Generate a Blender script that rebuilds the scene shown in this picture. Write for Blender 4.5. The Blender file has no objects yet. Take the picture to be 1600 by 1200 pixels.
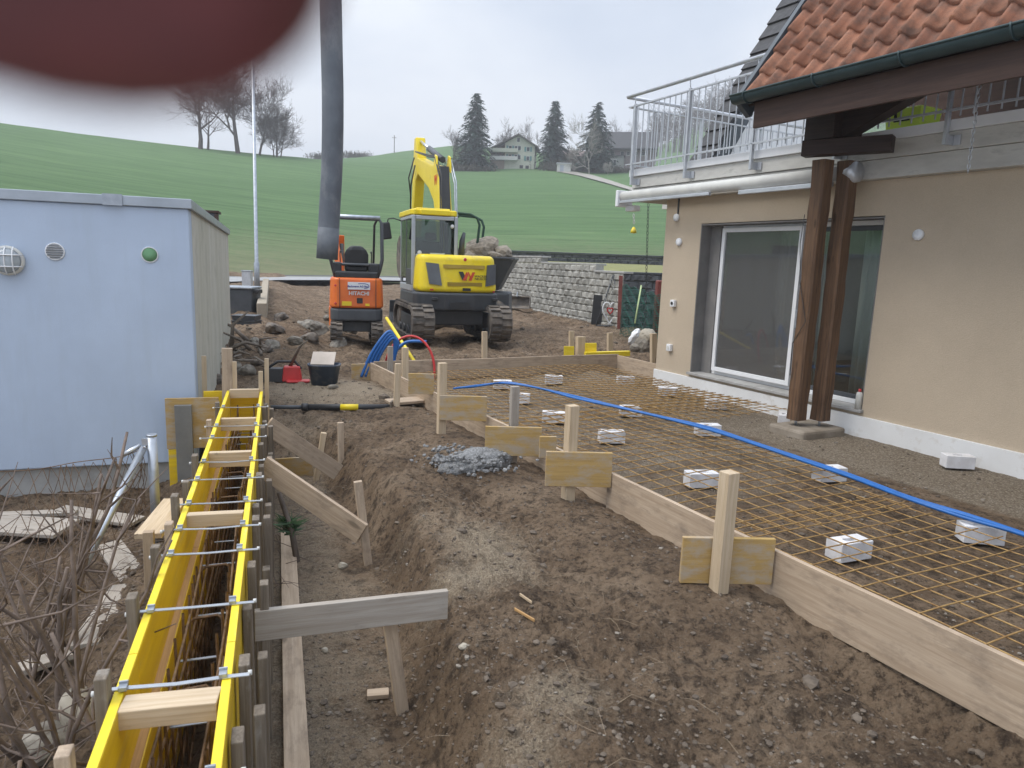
import bpy, bmesh, math, random
import numpy as np
from mathutils import Vector, Matrix, Euler
R = math.radians
random.seed(7); rng = np.random.RandomState(11)
sc = bpy.context.scene
col = sc.collection
V = Vector
# ------------------------------------------------------------------ camera model
FPX, CZ = 1105.0, 1.7
def _n(v):
    return np.array(v, float)/np.linalg.norm(v)
DN = _n((-231, FPX*FPX/190, FPX)); FW = np.array((0, 0, 1.0)); FW = _n(FW-FW.dot(DN)*DN); RT = np.cross(DN, FW)
def ray(px, py):
    c = np.array(((px-800)/FPX, (py-600)/FPX, 1.0)); return V((c.dot(RT), c.dot(FW), -c.dot(DN)))
def gp(px, py, z=0.0):                      # where a sight line meets the height z
    r = ray(px, py); return V((0, 0, CZ))+r*((z-CZ)/r.z)
def dp(px, py, Y):                          # where it meets the distance Y
    r = ray(px, py); return V((0, 0, CZ))+r*(Y/r.y)
EU, EN = V((-.4726, .8813, 0)), V((.8813, .4726, 0))     # along / towards the house front
E2, N2 = V((-.3156, .9489, 0)), V((.9489, .3156, 0))     # along / across the wall shuttering
Z = V((0, 0, 1))
def hp(u, n, z): return EU*u+EN*n+Z*z       # house frame -> world
def fp2(u, n, z): return E2*u+N2*n+Z*z      # shuttering frame -> world
def onN(px, py, N, ax=EN):
    r = ray(px, py); return V((0, 0, CZ))+r*(N/r.dot(ax))
HF = Matrix(((-EU.x, EN.x, 0, 0), (-EU.y, EN.y, 0, 0), (0, 0, 1, 0), (0, 0, 0, 1)))   # local x = -u, y = n
# ------------------------------------------------------------------ objects
W = {}
def _link(o, parent, M):
    col.objects.link(o); W[o.name] = M.copy()
    if parent is not None:
        o.parent = parent; o.matrix_basis = W[parent.name].inverted() @ M
    else:
        o.matrix_basis = M
    return o
def tag(o, label=None, cat=None, group=None, kind=None):
    if label: o['label'] = label
    if cat: o['category'] = cat
    if group: o['group'] = group
    if kind: o['kind'] = kind
    return o
def thing(name, label, cat, loc=(0, 0, 0), rz=0, group=None, M=None):
    o = bpy.data.objects.new(name, None); o.empty_display_size = .1
    _link(o, None, M if M is not None else Matrix.Translation(V(loc)) @ Matrix.Rotation(rz, 4, 'Z'))
    return tag(o, label, cat, group)
def label(o, s): o['label'] = s; return o
class MB:
    def __init__(s): s.v = []; s.f = []; s.sm = []; s.mi = []
    def add(s, vs, fs, smooth=False, mi=0):
        b = len(s.v); s.v += [tuple(v) for v in vs]
        for f in fs: s.f.append(tuple(i+b for i in f)); s.sm.append(smooth); s.mi.append(mi)
        return s
    def box(s, c, d, M=None, mi=0, taper=1.0):
        x, y, z = d[0]/2, d[1]/2, d[2]/2
        vs = [V((sx*x*(taper if sz > 0 else 1), sy*y*(taper if sz > 0 else 1), sz*z)) for sz in (-1, 1) for sx, sy in ((-1, -1), (1, -1), (1, 1), (-1, 1))]
        if M is not None: vs = [M @ v for v in vs]
        vs = [v+V(c) for v in vs]
        return s.add(vs, [(3, 2, 1, 0), (4, 5, 6, 7), (0, 1, 5, 4), (1, 2, 6, 5), (2, 3, 7, 6), (3, 0, 4, 7)], False, mi)
    def prism(s, pts, a, b, axis='x', mi=0):     # pts 2D polygon, extruded along axis from a to b
        n = len(pts)
        def P(p, t):
            return {'x': (t, p[0], p[1]), 'y': (p[0], t, p[1]), 'z': (p[0], p[1], t)}[axis]
        vs = [P(p, a) for p in pts]+[P(p, b) for p in pts]
        fs = [tuple(range(n))[::-1], tuple(range(n, 2*n))]+[(i, (i+1) % n, n+(i+1) % n, n+i) for i in range(n)]
        return s.add(vs, fs, False, mi)
    def tube(s, path, r, seg=8, cap=True, mi=0, smooth=True):
        path = [V(p) for p in path]; n = len(path)
        rr = r if isinstance(r, (list, tuple)) else [r]*n
        t0 = (path[1]-path[0]).normalized()
        up = V((0, 0, 1)) if abs(t0.z) < .9 else V((1, 0, 0))
        a = t0.cross(up).normalized(); vs = []
        for i, p in enumerate(path):
            t = (path[min(i+1, n-1)]-path[max(i-1, 0)])
            if t.length < 1e-9: t = t0
            t.normalize(); a = (a-t*a.dot(t))
            a = a.normalized() if a.length > 1e-6 else t.orthogonal().normalized()
            b = t.cross(a)
            for k in range(seg):
                w = 2*math.pi*k/seg; vs.append(p+(a*math.cos(w)+b*math.sin(w))*rr[i])
        fs = [(i*seg+k, i*seg+(k+1) % seg, (i+1)*seg+(k+1) % seg, (i+1)*seg+k) for i in range(n-1) for k in range(seg)]
        s.add(vs, fs, smooth, mi)
        if cap and seg > 2:
            b = len(s.v)-len(vs)
            s.f.append(tuple(b+k for k in range(seg))[::-1]); s.sm.append(False); s.mi.append(mi)
            s.f.append(tuple(b+(n-1)*seg+k for k in range(seg))); s.sm.append(False); s.mi.append(mi)
        return s
    def cyl(s, a, b, r, seg=16, mi=0): return s.tube([a, b], r, seg, True, mi)
    def lathe(s, prof, c=(0, 0, 0), seg=20, M=None, mi=0, smooth=True):   # prof [(r,z)]
        vs = []
        for r, z in prof:
            for k in range(seg):
                w = 2*math.pi*k/seg; v = V((r*math.cos(w), r*math.sin(w), z))
                vs.append((M @ v if M is not None else v)+V(c))
        n = len(prof)
        fs = [(i*seg+k, i*seg+(k+1) % seg, (i+1)*seg+(k+1) % seg, (i+1)*seg+k) for i in range(n-1) for k in range(seg)]
        s.add(vs, fs, smooth, mi); b = len(s.v)-len(vs)
        for f in (tuple(b+k for k in range(seg))[::-1], tuple(b+(n-1)*seg+k for k in range(seg))):
            s.f.append(f); s.sm.append(False); s.mi.append(mi)
        return s
    def loft(s, rings, cap=True, mi=0, smooth=False):
        k = len(rings[0]); vs = [p for r in rings for p in r]
        fs = [(i*k+j, i*k+(j+1) % k, (i+1)*k+(j+1) % k, (i+1)*k+j) for i in range(len(rings)-1) for j in range(k)]
        if cap: fs += [tuple(range(k))[::-1], tuple((len(rings)-1)*k+j for j in range(k))]
        return s.add(vs, fs, smooth, mi)
    def blob(s, c, d, seed=0, amp=.25, sub=2, mi=0, smooth=False):   # lumpy stone
        bm = bmesh.new(); bmesh.ops.create_icosphere(bm, subdivisions=sub, radius=1.0)
        rr = random.Random(seed); ph = [(rr.uniform(-1, 1), rr.uniform(-1, 1), rr.uniform(-1, 1), rr.uniform(0, 6)) for _ in range(9)]
        rot = Euler((rr.uniform(-.5, .5), rr.uniform(-.5, .5), rr.uniform(0, 6))).to_matrix()
        vs = []
        for v in bm.verts:
            p = v.co; w = 1+amp*sum(math.sin(3.2*(p.x*a+p.y*b+p.z*g)+q) for a, b, g, q in ph)/4+rr.uniform(-amp, amp)*.25
            q = rot @ V((p.x*d[0]*w, p.y*d[1]*w, p.z*d[2]*w)); vs.append(q+V(c))
        fs = [tuple(v.index for v in f.verts) for f in bm.faces]; bm.free()
        return s.add(vs, fs, smooth, mi)
    def build(s, name, mat, parent=None, M=None, bevel=0, smooth_all=None):
        me = bpy.data.meshes.new(name)
        M = M if M is not None else (W[parent.name] if parent is not None else Matrix())
        me.from_pydata(s.v, [], s.f)
        me.polygons.foreach_set('use_smooth', [bool(x) if smooth_all is None else smooth_all for x in s.sm])
        for m in (mat if isinstance(mat, (list, tuple)) else [mat]): me.materials.append(m)
        if any(s.mi): me.polygons.foreach_set('material_index', s.mi)
        me.update()
        o = bpy.data.objects.new(name, me); _link(o, parent, M)
        if bevel:
            b = o.modifiers.new('bevel', 'BEVEL'); b.width = bevel; b.segments = 2; b.limit_method = 'ANGLE'; b.angle_limit = R(35)
            b.harden_normals = False
        return o
    def worldto(s, M):
        Mi = M.inverted(); s.v = [tuple(Mi @ V(v)) for v in s.v]; return s
def axes(A, B, up):
    x = (V(B)-V(A)).normalized(); z = V(up)-x*V(up).dot(x); z.normalize(); y = z.cross(x)
    return Matrix(((x.x, y.x, z.x, A[0]), (x.y, y.y, z.y, A[1]), (x.z, y.z, z.z, A[2]), (0, 0, 0, 1)))
def board(name, A, B, w, t, up, mat, parent=None, bevel=.003, lab=None, cat=None, group=None, warp=0.0):
    """timber from A to B (centre line), width w along up, thickness t"""
    M = axes(A, B, up); L = (V(B)-V(A)).length; m = MB()
    n = 1 if L < 1.2 else int(L/.3)
    rr = random.Random(hash((round(A[0], 2), round(A[1], 2))) & 1023)
    rings = []
    for i in range(n+1):
        x = L*i/n; dy = warp*math.sin(x*1.3+rr.uniform(0, .3)) if n > 1 else 0; dz = warp*.5*math.sin(x*2.1+1)
        rings.append([(x, -t/2+dy, -w/2+dz), (x, t/2+dy, -w/2+dz), (x, t/2+dy, w/2+dz), (x, -t/2+dy, w/2+dz)])
    m.loft(rings)
    o = m.build(name, mat, parent, M, bevel)
    if lab: tag(o, lab, cat, group)
    return o
def copy_tree(o, parent=None):
    c = o.copy(); col.objects.link(c); c.parent = parent
    for ch in [x for x in bpy.data.objects if x.parent == o]: copy_tree(ch, c)
    return c
# ------------------------------------------------------------------ materials
def newmat(name):
    m = bpy.data.materials.new(name); m.use_nodes = True; nt = m.node_tree
    return m, nt, nt.nodes['Principled BSDF']
def nd(nt, t, **kw):
    n = nt.nodes.new(t)
    for k, v in kw.items():
        if k in n.inputs.keys() if isinstance(k, str) else False: n.inputs[k].default_value = v
        else: setattr(n, k, v)
    return n
def lk(nt, a, b): nt.links.new(a, b)
def coords(nt, scale=(1, 1, 1), rnd=True, kind='Object'):
    tc = nt.nodes.new('ShaderNodeTexCoord'); mp = nt.nodes.new('ShaderNodeMapping'); mp.inputs['Scale'].default_value = scale
    if rnd:
        oi = nt.nodes.new('ShaderNodeObjectInfo'); ml = nt.nodes.new('ShaderNodeVectorMath'); ml.operation = 'SCALE'
        ml.inputs[0].default_value = (17.3, 9.1, 13.7); lk(nt, oi.outputs['Random'], ml.inputs['Scale'])
        ad = nt.nodes.new('ShaderNodeVectorMath'); lk(nt, tc.outputs[kind], ad.inputs[0]); lk(nt, ml.outputs[0], ad.inputs[1])
        lk(nt, ad.outputs[0], mp.inputs['Vector'])
    else: lk(nt, tc.outputs[kind], mp.inputs['Vector'])
    return mp.outputs[0]
def noise(nt, vec, scale, detail=5, rough=.55, dist=0.0):
    n = nt.nodes.new('ShaderNodeTexNoise'); n.inputs['Scale'].default_value = scale; n.inputs['Detail'].default_value = detail
    n.inputs['Roughness'].default_value = rough; n.inputs['Distortion'].default_value = dist
    lk(nt, vec, n.inputs['Vector']); return n.outputs['Fac']
def ramp(nt, fac, stops):
    r = nt.nodes.new('ShaderNodeValToRGB'); el = r.color_ramp.elements
    while len(el) < len(stops): el.new(.5)
    for e, (p, c) in zip(el, stops):
        e.position = p; e.color = (c, c, c, 1) if isinstance(c, (int, float)) else (*c, 1)
    lk(nt, fac, r.inputs[0]); return r.outputs[0]
def mix(nt, fac, a, b, mode='MIX'):
    m = nt.nodes.new('ShaderNodeMix'); m.data_type = 'RGBA'; m.blend_type = mode
    def S(i, v):
        if isinstance(v, (int, float)): m.inputs[i].default_value = v if i == 0 else (v, v, v, 1)
        elif isinstance(v, tuple): m.inputs[i].default_value = (*v, 1)
        else: lk(nt, v, m.inputs[i])
    S(0, fac); S(6, a); S(7, b); return m.outputs[2]
def math_(nt, op, a, b=0.0):
    m = nt.nodes.new('ShaderNodeMath'); m.operation = op
    for i, v in ((0, a), (1, b)):
        if isinstance(v, (int, float)): m.inputs[i].default_value = v
        else: lk(nt, v, m.inputs[i])
    return m.outputs[0]
def bump(nt, bs, h, strength, dist=.01, prev=None):
    b = nt.nodes.new('ShaderNodeBump'); b.inputs['Strength'].default_value = strength; b.inputs['Distance'].default_value = dist
    lk(nt, h, b.inputs['Height'])
    if prev is not None: lk(nt, prev, b.inputs['Normal'])
    lk(nt, b.outputs[0], bs.inputs['Normal']); return b.outputs[0]
def mat(name, c, c2=None, rough=.7, metal=0.0, scale=4.0, bs=0.0, bscale=60.0, bd=.004, stretch=(1, 1, 1), lo=.35, hi=.65, spec=.5, dirt=None, dscale=2.0, dlo=.5, dhi=.75):
    m, nt, b = newmat(name); vec = coords(nt, stretch)
    c2 = c2 or tuple(x*.8 for x in c)
    f = noise(nt, vec, scale, 6, .6); cc = ramp(nt, f, [(lo, c2), (hi, c)])
    if dirt:
        g = noise(nt, vec, dscale, 8, .7); cc = mix(nt, ramp(nt, g, [(dlo, 0), (dhi, 1)]), cc, dirt)
    lk(nt, cc, b.inputs['Base Color']); b.inputs['Roughness'].default_value = rough; b.inputs['Metallic'].default_value = metal
    b.inputs['Specular IOR Level'].default_value = spec
    if bs: bump(nt, b, noise(nt, vec, bscale, 4, .6), bs, bd)
    return m
def woodmat(name, c, cd, knots=True, rough=.75, dirt=None, dlo=.55, dhi=.75, gs=1.0):
    """grain runs along local x"""
    m, nt, b = newmat(name); vec = coords(nt, (1, 1, 1))
    def mp(s):
        q = nt.nodes.new('ShaderNodeMapping'); q.inputs['Scale'].default_value = s; lk(nt, vec, q.inputs['Vector']); return q.outputs[0]
    g = noise(nt, mp((1.2, 26*gs, 26*gs)), 1.6, 6, .65, .6); g2 = noise(nt, mp((3, 90, 90)), 2.0, 3, .6)
    cc = ramp(nt, g, [(.3, cd), (.62, c)])
    cc = mix(nt, ramp(nt, g2, [(.35, .0), (.75, .35)]), cc, tuple(x*.6 for x in cd))
    if knots:
        vo = nt.nodes.new('ShaderNodeTexVoronoi'); vo.inputs['Scale'].default_value = 1.0; lk(nt, mp((2.2, 7, 7)), vo.inputs['Vector'])
        cc = mix(nt, ramp(nt, vo.outputs['Distance'], [(.09, .75), (.16, 0)]), cc, tuple(x*.35 for x in cd))
    lowf = noise(nt, mp((1, 1, 1)), 1.7, 4, .6); cc = mix(nt, ramp(nt, lowf, [(.4, 0), (.7, .35)]), cc, tuple(x*.62 for x in c))
    if dirt: cc = mix(nt, ramp(nt, noise(nt, mp((2, 5, 5)), 2.5, 8, .72), [(dlo, 0), (dhi, .85)]), cc, dirt)
    lk(nt, cc, b.inputs['Base Color']); b.inputs['Roughness'].default_value = rough; b.inputs['Specular IOR Level'].default_value = .25
    bump(nt, b, g2, .25, .002); return m
MT = {}
MT['pine'] = woodmat('fresh_pine', (.64, .52, .37), (.47, .35, .22), dirt=(.2, .15, .11), dlo=.6, dhi=.8)
MT['plank'] = woodmat('site_plank', (.53, .42, .31), (.38, .285, .2), dirt=(.19, .15, .115), dlo=.5, dhi=.74)
MT['oldwood'] = woodmat('weathered_wood', (.25, .21, .165), (.11, .088, .067), dirt=(.3, .28, .25), dlo=.55, dhi=.7)
MT['greyplank'] = woodmat('grey_plank', (.44, .4, .35), (.32, .27, .22), dirt=(.16, .13, .1), dlo=.55, dhi=.8)
MT['panel_old'] = woodmat('worn_yellow_panel', (.52, .35, .13), (.4, .26, .1), knots=False, dirt=(.4, .34, .27), dlo=.44, dhi=.6)
MT['panel'] = mat('yellow_panel', (.80, .56, .015), (.66, .43, .012), rough=.45, scale=3, stretch=(.5, 6, 6), bs=.15, bscale=30, dirt=(.5, .42, .25), dscale=3.5, dlo=.54, dhi=.8)
MT['panel_edge'] = mat('yellow_panel_bright', (.86, .68, .03), (.74, .55, .02), rough=.5, scale=6, stretch=(.6, 3, 3), dirt=(.55, .45, .24), dscale=6, dlo=.56, dhi=.8)
MT['rawedge'] = woodmat('panel_raw_edge', (.58, .36, .16), (.42, .24, .1), knots=False)
MT['darkbeam'] = woodmat('stained_beam', (.045, .026, .02), (.02, .012, .01), knots=False, rough=.55)
MT['brownpost'] = woodmat('brown_post', (.19, .108, .06), (.045, .03, .022), rough=.6, dirt=(.3, .2, .12), dlo=.62, dhi=.85)
MT['fascia'] = woodmat('fascia_board', (.085, .05, .038), (.05, .03, .024), knots=False, rough=.5)
MT['galv'] = mat('galvanised_steel', (.45, .48, .52), (.33, .36, .4), rough=.42, metal=.7, scale=9)
MT['steel'] = mat('bright_steel', (.62, .64, .66), (.5, .52, .54), rough=.3, metal=.85, scale=9)
MT['rail'] = mat('railing_steel', (.58, .6, .63), (.48, .5, .53), rough=.4, metal=.5, scale=9)
MT['black'] = mat('black_plastic', (.022, .023, .025), (.035, .035, .037), rough=.5)
MT['dgrey'] = mat('dark_grey_paint', (.075, .082, .092), (.055, .06, .067), rough=.5, dirt=(.16, .14, .12), dlo=.6, dhi=.85)
MT['rubber'] = mat('muddy_rubber', (.12, .105, .092), (.05, .046, .042), rough=.85, scale=9, bs=.4, bscale=40, dirt=(.2, .165, .13), dscale=4, dlo=.42, dhi=.65)
MT['yellow'] = mat('machine_yellow', (.84, .65, .02), (.78, .59, .015), rough=.33, scale=3, dirt=(.4, .31, .15), dscale=2.6, dlo=.58, dhi=.85)
MT['orange'] = mat('machine_orange', (.75, .17, .025), (.66, .13, .02), rough=.38, scale=3, dirt=(.4, .2, .1), dlo=.62, dhi=.9)
MT['silver'] = mat('cab_silver', (.42, .45, .48), (.38, .4, .43), rough=.38, metal=.2)
MT['white'] = mat('white_paint', (.78, .79, .8), (.72, .73, .74), rough=.5)
MT['offwhite'] = mat('off_white', (.62, .62, .58), (.52, .52, .5), rough=.6)
MT['rust'] = mat('rusty_bar', (.42, .27, .1), (.25, .14, .05), rough=.7, metal=.1, scale=25, bs=.3, bscale=200)
MT['rustdark'] = mat('dull_bar', (.2, .125, .07), (.1, .06, .035), rough=.7, metal=.3, scale=25)
MT['brick'] = mat('sand_lime_brick', (.72, .72, .74), (.58, .57, .57), rough=.85, scale=9, bs=.3, bscale=120, dirt=(.4, .34, .28), dscale=6, dlo=.58, dhi=.8)
MT['bluehose'] = mat('blue_conduit', (.014, .13, .42), (.012, .1, .33), rough=.4, scale=8)
MT['redhose'] = mat('red_conduit', (.6, .04, .04), (.45, .03, .03), rough=.4)
MT['concrete'] = mat('concrete', (.4, .395, .38), (.3, .295, .285), rough=.85, scale=5, bs=.3, bscale=60, dirt=(.2, .19, .17), dscale=3, dlo=.55, dhi=.8)
MT['slab'] = mat('pale_slab', (.58, .57, .53), (.46, .45, .42), rough=.8, scale=3, stretch=(1, 1, 3), bs=.2, bscale=60, dirt=(.25, .245, .23), dscale=3, dlo=.55, dhi=.8)
MT['stone'] = mat('field_stone', (.29, .265, .225), (.14, .125, .1), rough=.9, scale=7, bs=.6, bscale=30, bd=.01, dirt=(.09, .07, .055), dscale=3, dlo=.5, dhi=.68)
MT['boulder'] = mat('pale_boulder', (.4, .36, .29), (.28, .25, .2), rough=.8, scale=5, bs=.2, bscale=60)
MT['gutter'] = mat('green_gutter', (.022, .042, .045), (.03, .055, .058), rough=.35)
MT['vergegrey'] = mat('verge_sheet', (.05, .062, .072), (.065, .078, .09), rough=.45)
MT['bark'] = mat('bark', (.14, .11, .088), (.07, .054, .044), rough=.9, scale=12, stretch=(1, 1, .3), bs=.4, bscale=40)
MT['twig'] = mat('shrub_bark', (.2, .15, .12), (.1, .075, .06), rough=.85, scale=12, bs=.3, bscale=60)
MT['fartwig'] = mat('far_bark', (.1, .076, .066), (.065, .05, .044), rough=.9)
MT['birch'] = mat('birch_bark', (.42, .4, .37), (.25, .23, .2), rough=.85)
MT['needle'] = mat('conifer_needles', (.035, .078, .06), (.018, .044, .035), rough=.8, scale=.8)
MT['shaded_skin'] = mat('shaded_skin', (.11, .021, .021), (.065, .012, .012), rough=.6, scale=120, bs=.2, bscale=900, bd=.0004)  # dark red has the shade on the finger's lens side put into it
MT['nail'] = mat('nail', (.16, .05, .045), (.14, .04, .035), rough=.35, scale=60)
def glassmat(name, tint=(1, 1, 1), refl=.12, rough=.0):
    m = bpy.data.materials.new(name); m.use_nodes = True; nt = m.node_tree; nt.nodes.clear()
    o = nt.nodes.new('ShaderNodeOutputMaterial'); t = nt.nodes.new('ShaderNodeBsdfTransparent'); t.inputs[0].default_value = (*tint, 1)
    g = nt.nodes.new('ShaderNodeBsdfGlossy'); g.inputs['Roughness'].default_value = rough
    lw = nt.nodes.new('ShaderNodeFresnel'); lw.inputs[0].default_value = 1.5
    f = math_(nt, 'MINIMUM', math_(nt, 'ADD', lw.outputs[0], refl), 1.0)
    mx = nt.nodes.new('ShaderNodeMixShader'); lk(nt, f, mx.inputs[0]); lk(nt, t.outputs[0], mx.inputs[1]); lk(nt, g.outputs[0], mx.inputs[2])
    lk(nt, mx.outputs[0], o.inputs[0]); return m
MT['glass'] = glassmat('window_glass', (.8, .84, .84), .03)
MT['screenglass'] = glassmat('screened_glass', (.75, .77, .76), .1, .03)
MT['cabglass'] = glassmat('cab_glass', (.5, .6, .57), .06)
def screenmat():
    m = glassmat('fly_screen', (.72, .74, .74), .08, .03); nt = m.node_tree; o = nt.nodes['Material Output']; sh = o.inputs[0].links[0].from_socket
    d = nt.nodes.new('ShaderNodeBsdfDiffuse'); d.inputs[0].default_value = (.3, .3, .295, 1); mx = nt.nodes.new('ShaderNodeMixShader'); mx.inputs[0].default_value = .24
    lk(nt, sh, mx.inputs[1]); lk(nt, d.outputs[0], mx.inputs[2]); lk(nt, mx.outputs[0], o.inputs[0]); return m
MT['screenglass'] = screenmat()
# ------------------------------------------------------------------ world, sun, camera
EL, AZ = R(57), R(262)     # sun elevation, azimuth clockwise from +Y
w = bpy.data.worlds.new('World'); sc.world = w; w.use_nodes = True; nt = w.node_tree
bg = nt.nodes['Background']; sky = nt.nodes.new('ShaderNodeTexSky'); sky.sky_type = 'NISHITA'; sky.sun_disc = False
sky.sun_elevation = EL; sky.sun_rotation = AZ; sky.air_density = 1.2; sky.dust_density = 2.0
tc = nt.nodes.new('ShaderNodeTexCoord'); mp = nt.nodes.new('ShaderNodeMapping'); mp.inputs['Scale'].default_value = (1, 1, 2.6)
lk(nt, tc.outputs['Generated'], mp.inputs['Vector'])
nz = noise(nt, mp.outputs[0], 1.7, 5, .5, .4)
cloud = ramp(nt, nz, [(.3, (3.7, 4.3, 5.3)), (.52, (5.2, 5.7, 6.6)), (.68, (6.9, 7.2, 7.7))])
sp = nt.nodes.new('ShaderNodeSeparateXYZ'); lk(nt, tc.outputs['Generated'], sp.inputs[0])
hz = ramp(nt, sp.outputs['Z'], [(.0, .8), (.3, 0.0)])
cloud = mix(nt, hz, cloud, (5.7, 5.95, 6.6))
zen = ramp(nt, sp.outputs['Z'], [(.36, 1.0), (.85, 2.35)]); cloud = mix(nt, 1.0, cloud, zen, 'MULTIPLY')
lk(nt, mix(nt, .88, sky.outputs[0], cloud), bg.inputs['Color']); bg.inputs['Strength'].default_value = .1
sl = bpy.data.lights.new('sun', 'SUN'); sl.energy = 1.5; sl.angle = R(32); sl.color = (1, .94, .85)
so = bpy.data.objects.new('sun', sl); col.objects.link(so)
sd = V((math.sin(AZ)*math.cos(EL), math.cos(AZ)*math.cos(EL), math.sin(EL)))
so.rotation_euler = sd.to_track_quat('Z', 'Y').to_euler()
cam = bpy.data.cameras.new('camera'); co = bpy.data.objects.new('camera', cam); col.objects.link(co)
cam.sensor_width = 36; cam.lens = 36*FPX/1600; cam.clip_start = .008; cam.clip_end = 4000
cx = V((RT[0], FW[0], -DN[0])); cy = -V((RT[1], FW[1], -DN[1])); cz = -V((RT[2], FW[2], -DN[2]))   # camera axes in world
co.matrix_world = Matrix(((cx.x, cy.x, cz.x, 0), (cx.y, cy.y, cz.y, 0), (cx.z, cy.z, cz.z, CZ), (0, 0, 0, 1)))
cam.dof.use_dof = True; cam.dof.focus_distance = 9.0; cam.dof.aperture_fstop = 24.86/3.2; sc.camera = co
sc.view_settings.view_transform = 'Standard'; sc.view_settings.look = 'None'; sc.view_settings.exposure = .6; sc.view_settings.gamma = 1
sc.cycles.max_bounces = 6; sc.cycles.transparent_max_bounces = 12; sc.cycles.volume_bounces = 0; sc.cycles.volume_step_rate = 4
# ------------------------------------------------------------------ ground
_tab = rng.rand(256, 256)
def vnoise(x, y):
    xi = np.floor(x).astype(int); yi = np.floor(y).astype(int); fx = x-xi; fy = y-yi
    fx = fx*fx*(3-2*fx); fy = fy*fy*(3-2*fy); g = lambda a, b: _tab[a & 255, b & 255]
    return (g(xi, yi)*(1-fx)+g(xi+1, yi)*fx)*(1-fy)+(g(xi, yi+1)*(1-fx)+g(xi+1, yi+1)*fx)*fy
def fbm(x, y, o=4, gain=.5):
    s = 0; a = 1; t = 0
    for i in range(o):
        s = s+a*vnoise(x*2**i+17*i, y*2**i+31*i); t += a; a *= gain
    return s/t-.5
def ridge(x, y):
    return 1-np.abs(2*vnoise(x+fbm(x*.5, y*.5, 2)*2, y)-1)*1.0-.5
def ss(a, b, x):
    t = np.clip((x-a)/(b-a), 0, 1); return t*t*(3-2*t)
def ground(x, y, detail=True):
    x = np.asarray(x, float); y = np.asarray(y, float)
    u = EU.x*x+EU.y*y; n = EN.x*x+EN.y*y; u2 = E2.x*x+E2.y*y; n2 = N2.x*x+N2.y*y; r = np.hypot(x, y)
    z = .3*ss(20, 36, r)-.2*ss(26, 31, r)*ss(44, 41, r)
    toe = np.interp(u2, [1, 2.5, 4.5, 6, 7.6], [.42, .48, .58, .42, .22])+.10*fbm(u2*1.3, n2*.7, 3)
    s = ss(0, 1, (n2-toe)/.3)
    endm = ss(7.05, 7.75, u2+.25*fbm(x*1.7, y*1.7, 2))
    lowz = -.36-.24*ss(-.55, -1.3, n2)
    low = lowz*(1-s)
    low = np.where(n2 < -.74, lowz*(1-ss(7.62, 7.9, u2)), np.where(n2 < -.5, lowz*(1-ss(7.3, 7.5, u2)), low*(1-endm)))
    z = z+low
    z = z+.06*np.exp(-((n2-1.0)/.28)**2)*ss(6.5, 5, u2)*ss(.3, 1.5, u2)
    z = z+.24*ss(9.5, 12, u2)*ss(.9, -.1, n2)                                 # rubble bank beside the garage
    terr = ss(2.88, 2.94, n)*ss(9.55, 9.45, u)*ss(6.95, 6.9, n)
    ditch = np.exp(-((n-2.72)/.13)**2)*ss(2.3, 1.7, u)
    rough = .05+.07*ss(9, 14, r)
    floor = (1-s)*(n2 > -.6)*(u2 < 7.2)
    mud = fbm(x*1.3, y*1.3, 5, .55)*rough*1.6+fbm(x*6, y*6, 4, .6)*.085+ridge(x*9, y*9)*.035+fbm(x*24, y*24, 3, .65)*.045
    slopem = s*(1-s)*4*(u2 < 7.2)*(n2 > 0)
    mud = mud+slopem*fbm(u2*9, n2*2.0, 4, .65)*.11
    mud = mud*(1-.8*terr)*(1-.5*floor)*(1-.75*np.exp(-((n-2.6)/.35)**2)*(u < 9.6)*(u > 1.9))
    # caterpillar ruts in the yard
    mud = mud+.05*ss(9.6, 11, r)*ss(28, 22, r)*np.sin(n2*7+2*fbm(x*.6, y*.6, 2)*3)*ss(.3, .6, vnoise(x*.35, y*.35))
    z = z+.075*np.exp(-((n-2.5)/.36)**2)*ss(2.0, 2.6, u)*ss(9.6, 9.0, u)-.17*ditch+mud-.02*terr*1.0
    return z
def gz(x, y): return float(ground(np.array([x]), np.array([y]))[0])
def gpt(px, py, it=8):                       # sight line on the real ground
    z = 0.0
    for _ in range(it):
        p = gp(px, py, z); z = .5*z+.5*gz(p.x, p.y)
    p = gp(px, py, z); return p
def grid_mesh(name, X, Y, ZZ, mats, masks=None):
    nr, nc = X.shape; vs = np.stack([X.ravel(), Y.ravel(), ZZ.ravel()], 1)
    i = np.arange(nr*nc).reshape(nr, nc); q = np.stack([i[:-1, :-1].ravel(), i[:-1, 1:].ravel(), i[1:, 1:].ravel(), i[1:, :-1].ravel()], 1)
    me = bpy.data.meshes.new(name); me.vertices.add(len(vs)); me.vertices.foreach_set('co', vs.ravel())
    me.loops.add(q.size); me.loops.foreach_set('vertex_index', q.ravel()); me.polygons.add(len(q))
    me.polygons.foreach_set('loop_start', np.arange(0, q.size, 4)); me.polygons.foreach_set('loop_total', np.full(len(q), 4))
    me.update(); me.validate(); me.polygons.foreach_set('use_smooth', np.ones(len(me.polygons), bool))
    if masks is not None:
        at = me.color_attributes.new('zone', 'FLOAT_COLOR', 'POINT')
        at.data.foreach_set('color', np.concatenate([masks, np.ones((len(vs), 1))], 1).ravel())
    me.materials.append(mats); o = bpy.data.objects.new(name, me); _link(o, None, Matrix()); return o
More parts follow.
